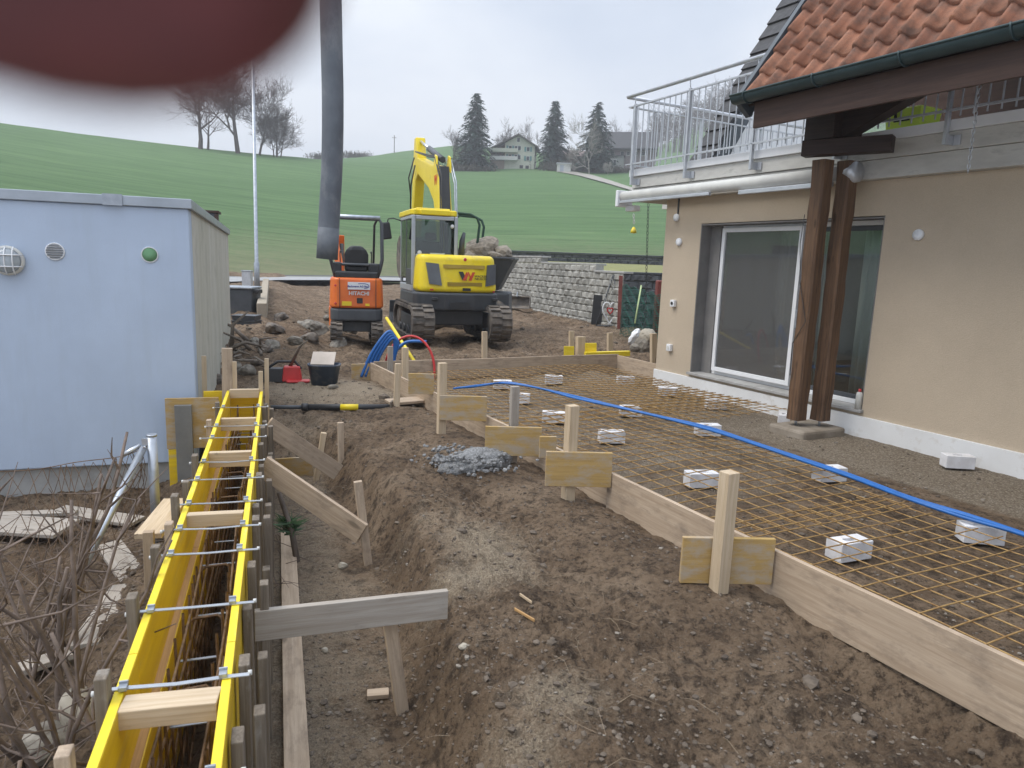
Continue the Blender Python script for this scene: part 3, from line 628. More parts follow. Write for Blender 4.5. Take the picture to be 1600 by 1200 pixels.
# lime crate on the balcony
MT['lime'] = mat('lime_plastic', (.68, .85, .1), (.62, .8, .08), rough=.5)
p = onN(1418, 172, 6.95); u, z = p.dot(EU), 3.04
cr = thing('lime_planter', 'lime green plastic box on the balcony floor behind the railing', 'box', M=HF @ Matrix.Translation((-u, 7.05, z)))
m = MB(); m.box((0, 0, .16), (.34, .3, .32), None, 0, 1.15); m.build('box_body', MT['lime'], cr, None, .015)
m = MB(); m.box((0, -.17, .2), (.16, .03, .02)); m.box((-.07, -.17, .25), (.02, .03, .1)); m.build('handle', MT['black'], cr)
# chain
def chain(a, b, name, lab, step=.035, r=.004, mt='steel'):
    m = MB(); a, b = V(a), V(b); n = int((b-a).length/step); d = (b-a).normalized(); s = d.orthogonal().normalized(); t = d.cross(s)
    for i in range(n):
        c = a+d*(step*(i+.5)); x = s if i % 2 else t
        pts = [c+d*(step*.62*math.cos(q))+x*(step*.33*math.sin(q)) for q in np.linspace(0, 2*math.pi, 9)]; m.tube(pts, r, 4, False)
    M = Matrix.Translation(a); m.worldto(M); return tag(m.build(name, MT[mt], None, M), lab, 'chain')
pa = onN(1528, 150, 6.2); pb = onN(1512, 272, 6.2); chain((pa.x, pa.y, pa.z+.3), (pb.x, pb.y, pb.z), 'hanging_chain', 'pale rain chain hanging under the porch roof')
# ------------------------------------------------------------------ garage
GM = Matrix(((N2.x, E2.x, 0, -3.06), (N2.y, E2.y, 0, 6.73), (0, 0, 1, 0), (0, 0, 0, 1)))   # local x along front, y to the back
garage = thing('garage', 'white flat roofed garage with round vents, blue shade painted on its front', 'garage', M=GM)
MT['blueshade'] = plaster('blue_shaded_white', (.51, .6, .735), .12, (.42, .49, .58))  # white paint with the blue of its shade put into the colour
def sidemat():
    m, nt, b = newmat('stained_concrete'); vec = coords(nt, (1.3, 1.3, .12), False); v2 = coords(nt, (1, 1, 1), False)
    n = noise(nt, vec, 1.8, 7, .65); c = ramp(nt, n, [(.25, (.38, .37, .29)), (.5, (.48, .47, .4)), (.75, (.55, .54, .49))])
    c = mix(nt, ramp(nt, noise(nt, v2, 3, 8, .7), [(.5, 0), (.75, .5)]), c, (.2, .2, .15)); lk(nt, c, b.inputs['Base Color']); b.inputs['Roughness'].default_value = .9
    bump(nt, b, noise(nt, v2, 60, 4, .6), .25, .004); return m
m = MB(); m.box((-4.0, .1, .87), (8.0, .2, 2.42)); m.build('front_wall', MT['blueshade'], garage, None, .012)
m = MB(); m.prism([(.2, -.34), (5.5, -.34), (5.5, 1.98), (.2, 2.08)], -.18, 0, 'x'); m.prism([(5.3, -.34), (5.5, -.34), (5.5, 1.98), (5.3, 1.99)], -8, -.181, 'x'); m.build('side_wall', sidemat(), garage)
m = MB(); m.box((-4.0, 2.75, -.6), (7.96, 5.4, .5)); m.build('base', MT['concrete'], garage, None, .01)
m = MB(); m.prism([(-.03, 2.082), (5.53, 1.985), (5.53, 2.07), (-.03, 2.17)], -8.0, .03, 'x'); m.build('roof_edging', mat('roof_sheet', (.4, .44, .49), (.34, .38, .42), rough=.45, metal=.4), garage, None, .006)
m = MB(); m.box((-.62, -.036, 2.128), (.16, .01, .1)); m.build('edging_clip', MT['galv'], garage)
def ongar(px, py):
    p = onN(px, py, 7.352, E2); return p.dot(N2)+.78, p.z     # local x, z (corner n2 = -.78)
x, z = ongar(86, 393); m = MB(); m.lathe([(.078, 0), (.078, .01), (.07, .014), (.066, .006), (0, .006)], (0, 0, 0), 24, Matrix.Rotation(R(90), 4, 'X')); m.v = [(v[0]+x, v[1]-.001, v[2]+z) for v in m.v]; vg = m.build('vent', MT['white'], garage)
m = MB()
for k in range(6):
    zz = -.052+.021*k; hw = math.sqrt(max(.066**2-zz*zz, 0)); m.box((x, -.014, z+zz), (2*hw, .012, .008), Matrix.Rotation(R(25), 4, 'X'))
m.build('louvre', MT['galv'], vg)
x, z = ongar(234, 398); m = MB(); m.lathe([(.073, 0), (.073, .008), (.066, .01), (.064, .002), (0, .002)], (0, 0, 0), 24, Matrix.Rotation(R(90), 4, 'X')); m.v = [(v[0]+x, v[1]-.001, v[2]+z) for v in m.v]; vg = m.build('pipe_opening', MT['white'], garage)
m = MB(); m.lathe([(0, .004), (.062, .004), (.062, .009), (0, .012)], (0, 0, 0), 20, Matrix.Rotation(R(90), 4, 'X')); m.v = [(v[0]+x, v[1]-.001, v[2]+z) for v in m.v]; m.build('pipe_cap', mat('green_cap', (.13, .28, .14), (.1, .22, .11)), vg)
x, z = ongar(14, 407); m = MB(); m.lathe([(0, .0), (.125, .0), (.13, .04), (.115, .055), (.11, .055)], (0, 0, 0), 24, Matrix.Rotation(R(90), 4, 'X')); m.v = [(v[0]+x, v[1]-.001, v[2]+z) for v in m.v]; lamp = m.build('bulkhead_lamp', MT['offwhite'], garage)
m = MB(); m.lathe([(.11, .05), (.1, .09), (.06, .115), (0, .12)], (0, 0, 0), 24, Matrix.Rotation(R(90), 4, 'X')); m.v = [(v[0]+x, v[1]-.001, v[2]+z) for v in m.v]; m.build('lamp_glass', mat('frosted_glass', (.4, .44, .46), (.33, .36, .38), rough=.2), lamp)
m = MB()
for off in (-.06, 0, .06):
    pts = [(x+off, -.05-.075*math.cos(math.asin(max(-1, min(1, q/.125)))), z+q) for q in np.linspace(-.12, .12, 9)]; m.tube(pts, .006, 5)
for off in (-.05, .05):
    pts = [(x+q, -.05-.078*math.cos(math.asin(max(-1, min(1, q/.125)))), z+off) for q in np.linspace(-.12, .12, 9)]; m.tube(pts, .006, 5)
m.build('lamp_cage', MT['white'], lamp)
# skylight box standing on the garage roof
p = dp(345, 338, 10.5); c = V((-.22, 4.2, 2.04)); sk = thing('roof_box', 'small brown framed box on the garage roof', 'roof box', GM @ c)
m = MB(); m.box((0, 0, .11), (.34, .4, .2)); m.build('box_body', MT['dgrey'], sk, Matrix.Translation(GM @ c) @ GM.to_3x3().to_4x4(), .01)
m = MB(); m.box((0, 0, .23), (.4, .46, .035)); m.box((.16, -.21, .1), (.05, .03, .2)); m.box((-.16, -.21, .1), (.05, .03, .2)); m.build('box_frame', MT['fascia'], sk, Matrix.Translation(GM @ c) @ GM.to_3x3().to_4x4(), .006)
# ------------------------------------------------------------------ wall shuttering
def fb(m, u0, u1, n0, n1, z0, z1, mi=0): return m.box(((n0+n1)/2, (u0+u1)/2, (z0+z1)/2), (abs(n1-n0), abs(u1-u0), abs(z1-z0)), None, mi)
FM = Matrix(((N2.x, E2.x, 0, 0), (N2.y, E2.y, 0, 0), (0, 0, 1, 0), (0, 0, 0, 1)))      # local x across, y along
L0, L1, R0, R1 = -.487, -.458, -.19, -.161
def onE(px, py, n2): p = onN(px, py, n2, N2); return p.dot(E2), p.z
def lgrain(u0, u1, n0, n1, z0, z1, name, mt, parent, bev=.003):     # a board lying along the wall, grain lengthways
    c = FM @ V(((n0+n1)/2, u0, (z0+z1)/2)); M = axes(c, c+E2, Z); L = u1-u0; m = MB(); a, b = abs(n1-n0)/2, abs(z1-z0)/2
    m.loft([[(x, -a, -b), (x, a, -b), (x, a, b), (x, -a, b)] for x in (0, L)]); return m.build(name, mt, parent, M, bev)
def shutter(name, lab, n0, n1, inner, ups, un):
    t = thing(name, lab, 'shuttering', FM @ V(((n0+n1)/2, 3.5, -.36)), 0, 'shuttering walls')
    cuts = [.35, 2.38, 4.42, 6.05, 7.12]
    for a, b in zip(cuts, cuts[1:]):
        lgrain(a+.002, b-.002, n0, n1, .145, .4, 'upper_panel', MT['panel'], t)
    for a, b in zip([.35, 1.9, 3.9, 5.4, 7.1], [1.9, 3.9, 5.4, 7.1]):
        i0, i1 = (n0+.004, n1+.03) if inner > 0 else (n0-.012, n1-.004)
        p = lgrain(a+.002, b-.002, i0, i1, -.35, .14, 'lower_panel', MT['panel'], t)
        if inner > 0: lgrain(a+.002, b-.002, n1-.002, n1+.026, .1402, .1445, 'raw_edge', MT['rawedge'], p, 0)
        else: pass
    for a, b in zip(cuts, cuts[1:]): lgrain(a+.002, b-.002, n0+.0015, n1-.0015, .4005, .4035, 'panel_rim', MT['panel_edge'], t, 0)
    for k, (u, zt) in enumerate(ups):
        s = 1 if un > n0 else -1; w = .058 if k % 3 else .048; th = .035
        A = FM @ V((un, u, -.42)); B = FM @ V((un+.006*math.sin(k*2.1), u+.008*math.sin(k*3.3), zt)); board('upright', A, B, w if s < 0 else .075, th, E2, MT['oldwood'] if (s > 0 or k % 4) else MT['plank'], t, .004)
    return t
lups = [onE(px, py, -.51) for px, py in [(102, 1172), (158, 1053), (210, 930), (244, 852), (263, 817), (276, 772), (291, 752), (304, 710), (328, 656), (340, 628)]]
rups = [(u+.05*math.sin(i*2.9), .34+.08*((i*7) % 5)/5) for i, u in enumerate(np.arange(.7, 7.0, .405))]
shL = shutter('shuttering_wall', 'yellow shuttering wall on the garden side with short stubs outside', L0, L1, 1, [(u, min(max(z, .38), .56)) for u, z in lups], L0-.026)
shR = shutter('shuttering_wall', 'yellow shuttering wall on the trench side with grey uprights and props', R0, R1, -1, rups, R1+.026)
lgrain(.5, 7.0, R1+.052, R1+.085, -.34, .3, 'backing_board', MT['oldwood'], shR) if False else None
for u in np.arange(.9, 6.8, .405):
    A = FM @ V((R1+.08, u, -.42)); board('upright', A, A+Z*(.72+.06*math.sin(u*9)), .055, .035, E2, MT['oldwood'], shR, .004)
et = thing('end_panel', 'yellow panel closing the far end of the shuttering', 'panel', FM @ V((-.32, 7.13, 0)))
m = MB(); fb(m, 7.125, 7.15, L1+.001, R0-.001, -.3, .26); m.build('panel_board', MT['panel'], et, FM)
m = MB(); fb(m, 7.125, 7.17, L1+.001, R0-.001, .262, .36); m.build('panel_strip', MT['panel'], et, FM)
# spreader timbers across the top
for k, (u, h, d, z, lab) in enumerate([(2.1, .06, .085, .40, 'large pale spreader timber nearest in the shuttering'), (3.7, .065, .05, .40, 'pale spreader timber between shuttering boards, second from the near end'), (4.9, .1, .05, .395, 'deep spreader board in the middle of the shuttering'), (5.95, .1, .05, .39, 'deep spreader board near the far end of the shuttering'), (7.05, .08, .06, .425, 'bright spreader timber at the far end of the shuttering'), (1.62, .05, .06, .385, 'spreader timber cut off by the bottom edge')]):
    A = FM @ V((L1+.001, u+.01, z-h/2)); B = FM @ V((R0-.001, u-.02, z-h/2+.004)); tag(board('spreader_timber', A, B, h, d, Z, MT['pine']), lab, 'timber', 'spreader timbers across the shuttering')
# tie straps
tz_ = [2.66, 3.17, 3.47, 3.83, 4.25, 4.62, 5.24, 5.6, 6.3, 2.17, 1.72]
for u in tz_:
    t = thing('tie_strap', 'thin steel tie strap clamped across the yellow shuttering', 'tie strap', FM @ V((-.32, u, .41)), 0, 'tie straps across the shuttering')
    m = MB(); dz = .003*math.sin(u*5); m.loft([[(x, u-.009+y, z-.0015), (x, u+.009+y, z-.0015), (x, u+.009+y, z+.0015), (x, u-.009+y, z+.0015)] for x, y, z in ((-.54, .01, .4065), (-.47, .008, .4075), (-.32, 0, .404+dz), (-.18, -.008, .4075), (-.11, -.01, .4065))]); m.build('strap', MT['steel'], t, FM)
    for x in (L1-.004, R0+.004):
        m = MB(); m.box((x, u, .415), (.024, .03, .014)); m.box((x, u+.011, .425), (.026, .007, .01)); m.build('clip', MT['galv'], t, FM, .002)
    for x in (L0-.053, R1+.053): m = MB(); m.cyl((x-.006, u, .406), (x+.006, u, .406), .0085, 8); m.build('end_knob', MT['offwhite'], t, FM)
# reinforcement inside the wall
cg = thing('rebar_cage', 'dark steel reinforcement cage standing inside the yellow shuttering', 'rebar', FM @ V((-.3, 3.7, -.3)))
for x in (-.375, -.235):
    m = MB()
    for z in np.arange(-.3, .3, .11): m.tube([(x+.012*math.sin(q*2+z*9), q, z+.01*math.sin(q*1.3+z*20)) for q in np.linspace(.4, 7.0, 24)], .0055, 5, False)
    for u in np.arange(.5, 7.0, .15): m.tube([(x, u, -.34), (x+.01*math.sin(u*7), u+.01, .3+.04*math.sin(u*5))], .0055, 5, False)
    m.build('bar_mat', MT['rustdark'], cg, FM)
for u in np.arange(.9, 6.9, .52): m = MB(); m.tube([(-.40, u, -.3), (-.40, u, .16), (-.36, u, .2), (-.27, u+.01, .2), (-.23, u, .16), (-.23, u, -.3)], .006, 6, False); m.build('stirrup', MT['rustdark'], cg, FM)
for u in np.arange(1.1, 6.9, .43): m = MB(); m.box((-.315, u, .1+.03*math.sin(u*9)), (.16, .014, .004)); m.build('spacer_strap', MT['galv'], cg, FM)
# bottom slab edge under shuttering and long plank beside it
fl = [gpt(412, 1190), gpt(424, 800)]
A = FM @ V((.035, .9, -.335)); B = FM @ V((.03, 5.2, -.33)); tag(board('ground_plank', A, B, .1, .03, N2, MT['plank']), 'long muddy plank lying on the trench floor beside the shuttering', 'plank')
# braces and their stakes
def brace(p0, p1, w, lab, mt='plank', t=.03): return tag(board('brace_board', p0, p1, w, t, Z, MT[mt]), lab, 'brace', 'braces propping the shuttering')
def stake(px0, py0, px1, py1, w, lab, group, mt='pine', z=None, base=None, sink=.15, t=None):
    """stake whose foot is seen at (px0, py0) and top at (px1, py1)"""
    b = base or (gpt(px0, py0) if z is None else gp(px0, py0, z)); tp = dp(px1, py1, b.y+.02); d = (tp-b).normalized()
    return tag(board('timber_stake', b-d*sink, tp, w, t or w*.85, E2 if False else V((1, .35, 0)), MT[mt], None, .004), lab, 'stake', group)
SG = 'stakes in the trench'
sB = gpt(575, 880); stake(575, 880, 559, 752, .055, 'stake holding the longer sloping brace board', SG, 'plank')
A = dp(411, 728, 4.6); B = dp(566, 834, gpt(575, 880).y-.03); brace(A, B, .155, 'longer sloping brace board with a grey patch')
stake(533, 725, 532, 660, .055, 'stake in front of the dark end of the trench', SG, 'plank')
A = dp(417, 664, 5.75); B = dp(528, 738, gpt(520, 760).y); brace(A, B, .15, 'shorter sloping brace board nearer the garage')
stake(494, 750, 506, 676, .05, 'stake behind the shorter sloping brace', SG)
sC = gpt(628, 1110); stake(628, 1110, 608, 965, .06, 'stake carrying the level brace board nearest the camera', SG, 'plank')
A = dp(398, 977, 2.72); B = dp(699, 943, gp(628, 1110, -.36).y+.02); brace(A, B, .135, 'level grey brace board nearest the camera', 'greyplank')
p = gpt(462, 745); q = gpt(400, 745)
tag(board('yellow_offcut', dp(428, 733, p.y+.1), dp(489, 729, p.y+.05), .2, .027, Z, MT['panel_old']), 'worn yellow board standing behind the braces', 'board')
p = gpt(590, 1092); tag(board('wood_wedge', p+V((-.05, 0, .02)), p+V((.05, .02, .02)), .05, .025, V((.2, 1, .1)), MT['plank']), 'small wood offcut on the trench floor', 'offcut')
# branch with green sprig stuck in the trench
b = gpt(466, 878); tp = dp(436, 770, b.y+.15); br = thing('broken_branch', 'dark broken branch with a green sprig in the trench', 'branch', b)
m = MB(); m.tube([b-Z*.05, b.lerp(tp, .4)+V((.01, 0, .02)), tp], [.022, .02, .016], 7); m.build('stick', MT['bark'], br, Matrix.Translation(b))if False else m.worldto(W[br.name]).build('stick', MT['bark'], br)
MT['sprig'] = mat('green_sprig', (.06, .13, .04), (.03, .07, .025), rough=.6)
m = MB(); c = b.lerp(tp, .5); rr = random.Random(4)
for k in range(90):
    a = rr.uniform(0, 6.28); d = V((math.cos(a), math.sin(a)*.6, rr.uniform(-.1, .7))).normalized(); s = c+V((rr.uniform(-.04, .05), rr.uniform(-.03, .03), rr.uniform(-.05, .05))); e_ = s+d*rr.uniform(.05, .13); sd_ = d.orthogonal()*.006
    m.add([s-sd_, s+sd_, e_], [(0, 1, 2)])
m.worldto(W[br.name]).build('sprig', MT['sprig'], br)
# panels by the garage corner
PG = 'yellow panels by the garage corner'
p0, z0 = onE(255, 622, -.6); q = onN(258, 640, 7.15, E2); r_ = onN(342, 640, 7.15, E2); x0, x1 = q.dot(N2), r_.dot(N2); zt = onN(300, 622, 7.15, E2).z; zb = onN(265, 702, 7.15, E2).z
t = thing('leaning_panel', 'worn yellow panel upright before the garage corner with a grey post', 'panel', FM @ V((x0, 7.15, zb)), 0, None)
m = MB(); fb(m, 7.15, 7.177, x0, min(x1, -.5), zb, zt); m.build('panel_board', MT['panel_old'], t, FM, .003)
m = MB(); fb(m, 7.152, 7.177, x0+.01, x0+.16, zb-.45, zb-.003); m.build('panel_strip', MT['panel'], t, FM, .003)
q0 = onN(272, 634, 7.1, E2); q1 = onN(299, 634, 7.1, E2); m = MB(); fb(m, 7.1, 7.148, q0.dot(N2), q1.dot(N2), zb-.35, q0.z); m.build('grey_post', mat('grey_board', (.2, .2, .195), (.15, .15, .145), rough=.8), t, FM, .004)
q = onN(318, 611, 7.32, E2); m = MB(); q1 = onN(350, 611, 7.32, E2); fb(m, 7.3, 7.325, q.dot(N2), q1.dot(N2), q.z-.4, q.z); tag(m.build('short_panel', MT['panel'], None, FM, .003), 'short yellow panel running behind the shuttering to the garage corner', 'panel')
SE = 'stakes at the far end of the shuttering'
def upst(px, pt, pb, n_u, w, lab, mt='pine', t=None, name='timber_stake', g=SE):   # stake in the plane u2 = n_u
    a = onN(px, pb, n_u, E2); b = onN(px+(pt-pb)*-.01, pt, n_u, E2); return tag(board(name, V((a.x, a.y, a.z-.5)), b, w, t or w*.7, N2, MT[mt], None, .003), lab, 'stake', g)
upst(354, 544, 610, 7.25, .095, 'wide muddy stake at the far left end of the shuttering', 'plank'); upst(366, 565, 605, 7.2, .04, 'thin yellow topped stake beside the wide muddy stake'); upst(318, 556, 610, 7.5, .045, 'thin stake against the garage side wall')
upst(407, 580, 612, 7.05, .04, 'shorter stake at the far right end of the shuttering'); upst(416, 560, 612, 7.15, .04, 'taller stake at the far right end of the shuttering')
# raw timber box frame left of the shuttering
q = onN(258, 775, 4.25, E2); a = fp2(3.75, -.66, .02); 
tag(board('timber_offcut', dp(231, 838, 4.15), dp(275, 782, 4.75), .035, .16, Z, MT['pine']), 'pale timber lying against the outside of the shuttering', 'timber')
a = gpt(238, 880); tag(board('timber_offcut', dp(232, 830, 4.1), V((dp(232, 830, 4.1).x-.01, dp(232, 830, 4.1).y, -.6)), .06, .05, N2, MT['plank']), 'upright pale timber below the lying timber beside the shuttering', 'timber')
# ------------------------------------------------------------------ terrace shuttering, mesh and bricks
def hbd(name, A, B, w, t, mt, lab, cat, group=None, up=Z, warp=0): return tag(board(name, A, B, w, t, up, MT[mt], None, .003, warp=warp), lab, cat, group)
EB = 'edge boards round the terrace'
hbd('edge_board', hp(-2.2, 2.9, .125), hp(3.9, 2.9, .13), .285, .03, 'plank', 'long pale edge board running out of the lower right corner', 'board', EB, warp=.006)
hbd('edge_board', hp(3.87, 2.93, .125), hp(6.9, 2.91, .125), .26, .03, 'plank', 'middle edge board with knots behind the worn panels', 'board', EB, warp=.005)
hbd('edge_board', hp(6.85, 2.88, .13), hp(9.62, 2.88, .12), .26, .03, 'plank', 'far edge board ending by the blue hose coil', 'board', EB, warp=.004)
hbd('edge_board', hp(9.5, 2.9, .13), hp(9.42, 7.02, .13), .28, .03, 'plank', 'board across the far end of the terrace', 'board', EB, warp=.006)
hbd('edge_board', hp(9.4, 7.0, .12), hp(8.27, 6.98, .12), .27, .025, 'plank', 'short board between the terrace end and the house corner', 'board', EB)
hbd('edge_board', hp(9.62, 2.62, .1), hp(9.5, 3.3, .12), .26, .03, 'panel_old', 'yellowish end board below the blue hose coil', 'board', EB)
PN = 'yellow offcut panels bracing the terrace boards'
def gusset(pxl, pyt, pxr, pyb, lab, mt='panel_old'):
    nb = 2.878; B = onN(pxr, pyb, nb); r = ray(pxl, pyb); t = (B.y-.02)/r.y; A = V((r.x*t, B.y-.02, B.z)); u = B.dot(EU); zt = onN(pxr, pyt, nb).z; h = zt-B.z
    print(lab, 'u', round(u, 2), 'w', round((B-A).length, 2), 'z0', round(B.z, 2), 'h', round(h, 2))
    A.z = B.z = B.z+h/2
    return hbd('bracing_panel', A, B, h, .027, mt, lab, 'panel', PN), A, B
SK = 'pale stakes along the terrace boards'
_, A, B = gusset(1061, 838, 1204, 912, 'streaked yellow panel behind the nearest stake'); c = A.lerp(B, .36)-EU*.045; hbd('timber_stake', V((c.x, c.y, -.25)), V((c.x+.005, c.y, dp(1138, 737, c.y).z)), .075, .07, 'pine', 'nearest stake nailed in front of the streaked yellow panel', 'stake', SK, EN)
_, A, B = gusset(851, 706, 954, 761, 'tan panel before the second stake'); c = A.lerp(B, .42)+EU*.05; hbd('timber_stake', V((c.x, c.y, -.08)), V((c.x, c.y, dp(889, 633, c.y).z)), .075, .07, 'pine', 'second stake, rising behind the tan panel', 'stake', SK, EN)
_, A, B = gusset(757, 667, 845, 713, 'mottled yellow panel leaning by the third stake'); c = A.lerp(B, .6)+EU*.1; hbd('timber_stake', V((c.x, c.y, -.2)), V((c.x, c.y, dp(813, 604, c.y).z)), .07, .045, 'greyplank', 'grey stake behind the mottled yellow panel', 'stake', SK, EN)
gusset(842, 681, 868, 715, 'small orange yellow offcut between two larger panels')
_, A, B = gusset(687, 619, 760, 658, 'brownish panel before the fourth stake'); c = A.lerp(B, .08)+EU*.05; hbd('timber_stake', V((c.x, c.y, -.05)), V((c.x, c.y, dp(693, 567, c.y).z)), .075, .06, 'pine', 'stake at the left edge of the brownish panel', 'stake', SK, EN)
gusset(638, 584, 678, 616, 'farthest small yellow panel beside two stakes')
for px0, py0, px1, py1, w_, l, mt_ in [(633, 614, 633, 543, .08, 'tall stake touching the farthest small panel', 'pine'), (619, 645, 622, 568, .065, 'thin tall stake in front of the farthest small panel', 'pine'), (609, 600, 610, 541, .07, 'grey stake below the blue hose coil', 'greyplank'), (757, 560, 757, 518, .09, 'lone stake behind the end board left of the yellow pieces', 'pine'), (893, 555, 893, 517, .09, 'stake behind the yellow upright piece', 'pine'), (907, 560, 907, 526, .15, 'wide stake between the two yellow pieces', 'pine'), (953, 552, 953, 520, .1, 'stake at the right end of the yellow pieces', 'pine'), (1021, 572, 1021, 521, .1, 'stake against the corner of the house', 'pine')]:
    stake(px0, py0, px1, py1, w_, l, SK, mt_, z=.0)
p = gp(885, 560, 0); YG = 'bright yellow formwork pieces'
for a, b, c_, d_, l in [(881, 541, 897, 560, 'bright yellow upright piece left of the wide stake'), (914, 536, 932, 555, 'bright yellow upright piece right of the wide stake')]:
    A = dp(a, (b+c_*0+d_)/2, p.y); B = dp(c_, (b+d_)/2, p.y); hbd('yellow_piece', A, B, abs(dp(a, b, p.y).z-dp(a, d_, p.y).z), .03, 'panel_edge', l, 'panel', YG)
A = dp(914, 554, p.y-.1); B = dp(983, 552, p.y+.1); hbd('yellow_piece', A, B, .09, .1, 'panel_edge', 'long yellow beam lying on the end board', 'beam', YG)
# flat board offcut beside the pole
p = gpt(630, 632); hbd('board_offcut', p+V((-.16, -.1, .04)), p+V((.2, .08, .05)), .26, .03, 'plank', 'short thick plank lying flat by the far stakes', 'plank', None, V((-.4, 1, 0)))
# bricks that carry the mesh
bricks = [(1325, 868, 22, 'brick under the near mesh, nearer the edge board'), (1530, 843, -8, 'brick under the near mesh at the right border'), (1095, 757, 10, 'brick behind the nearest stake'), (1295, 748, 14, 'brick touching the blue hose near the middle'), (1495, 728, -5, 'brick lying on gravel against the white plinth'), (955, 689, 4, 'brick near the second stake'), (865, 658, -3, 'brick right of the grey stake'), (1118, 637, 2, 'brick below the sliding door'), (985, 648, 0, 'brick half under the blue hose'), (1105, 678, 5, 'brick between hose and door'), (1043, 617, -4, 'brick near the house corner'), (977, 599, 3, 'brick near the short end board'), (865, 598, 2, 'brick in the middle of the far end'), (812, 628, -6, 'brick left of the grey stake'), (785, 606, 4, 'brick at the bend of the blue hose'), (1224, 660, 70, 'brick leaning at the wooden posts')]
b0 = None
for px, py, a, lab in bricks:
    p = gp(px, py, .01); M = Matrix.Translation((p.x, p.y, .0)) @ Matrix.Rotation(R(a), 4, 'Z')
    if b0 is None:
        m = MB(); x, y, h = .125, .0625, .115; hx, hy = .045, .02
        o_ = [(-x, -y), (x, -y), (x, y), (-x, y)]; i_ = [(-hx, -hy), (hx, -hy), (hx, hy), (-hx, hy)]
        vs = [(p_[0], p_[1], 0) for p_ in o_]+[(p_[0], p_[1], h) for p_ in o_]+[(p_[0], p_[1], h) for p_ in i_]+[(p_[0], p_[1], h-.03) for p_ in i_]
        fs = [(3, 2, 1, 0)]+[(i, (i+1) % 4, 4+(i+1) % 4, 4+i) for i in range(4)]+[(4+i, 4+(i+1) % 4, 8+(i+1) % 4, 8+i) for i in range(4)]+[(8+i, 8+(i+1) % 4, 12+(i+1) % 4, 12+i) for i in range(4)]+[(12, 13, 14, 15)]
        m.add(vs, fs); b0 = m.build('sand_lime_brick', MT['brick'], None, M, .004); o = b0
    else:
        o = b0.copy(); col.objects.link(o); o.matrix_basis = M
    tag(o, 'white '+lab, 'brick', 'white bricks carrying the mesh')
# reinforcement mesh
def mesh_mat(u0, u1, nf, n0, lab, z, sp=.15, seed=0):
    m = MB(); rr = random.Random(seed); wob = lambda u, n: .012*math.sin(u*2.1+n*1.3)+.01*math.sin(n*3.1-u*1.1)
    u = u0+.06
    while u < u1:
        n1 = nf(u); k = max(2, int((n1-n0)/.35)); s = rr.uniform(-.012, .012)
        m.tube([hp(u+s*math.sin(q*3), n0+(n1-n0)*q, z+.007+wob(u, n0+(n1-n0)*q)) for q in np.linspace(0, 1, k+1)], .0042, 5, False); u += sp
    n = n0+.05; nm = max(nf(u0), nf(u1), nf((u0+u1)/2))
    while n < nm:
        run = [q for q in np.linspace(u0, u1, int((u1-u0)/.3)+2) if nf(q) >= n-.001]
        if len(run) > 1: m.tube([hp(q, n+.006*math.sin(q*2.7), z+wob(q, n)) for q in run], .0042, 5, False)
        n += sp
    M = Matrix.Translation(hp((u0+u1)/2, n0, 0)); m.worldto(M); return tag(m.build('reinforcement_mesh', MT['rust'], None, M), lab, 'steel mesh', 'steel mesh mats on the terrace')
mesh_mat(-2.0, 3.15, lambda u: 4.75+.12*max(0, 2.0-u)*.2, 3.0, 'near rusty steel mesh mat between edge board and blue hose', .122)
mesh_mat(2.85, 6.3, lambda u: 4.85+max(0, u-3.6)*.18, 3.0, 'middle rusty steel mesh mat in front of the wooden posts', .134, seed=3)
mesh_mat(5.9, 9.35, lambda u: 6.6 if u > 5.6 else 5, 3.0, 'far rusty steel mesh mat reaching the house corner', .126, seed=5)
mesh_mat(5.6, 8.1, lambda u: 6.7, 5.1, 'overlapping steel mesh mat in front of the sliding door', .10, seed=8)
# blue conduits on the mesh
BC = 'blue conduits lying across the mesh'
hose_px = [(712, 607), (745, 603), (782, 598), (812, 601), (850, 608), (900, 621), (960, 635), (1020, 648), (1100, 668), (1170, 690), (1250, 716), (1330, 745), (1420, 778), (1510, 806), (1600, 836), (1720, 880)]
def spline(P, n):
    P = [V(p) for p in P]; out = []
    for i in range(len(P)-1):
        a, b, c, d = P[max(i-1, 0)], P[i], P[i+1], P[min(i+2, len(P)-1)]
        for k in range(n):
            t = k/n; out.append(.5*((2*b)+(c-a)*t+(2*a-5*b+4*c-d)*t*t+(3*b-a-3*c+d)*t**3))
    return out+[P[-1]]
for k, (off, l) in enumerate([(-.028, 'blue conduit nearest the edge board in the bundle'), (0, 'middle blue conduit of the bundle'), (.027, 'blue conduit nearest the house in the bundle')]):
    pts = spline([gp(px, py, .155)+EN*(off+.012*math.sin(i*1.9+k*2)) +Z*.006*math.sin(i*2.3+k) for i, (px, py) in enumerate(hose_px)], 5); m = MB(); m.tube(pts, .0125, 8)
    M = Matrix.Translation(pts[0]); m.worldto(M); tag(m.build('blue_conduit', MT['bluehose'], None, M), l, 'hose', BC)
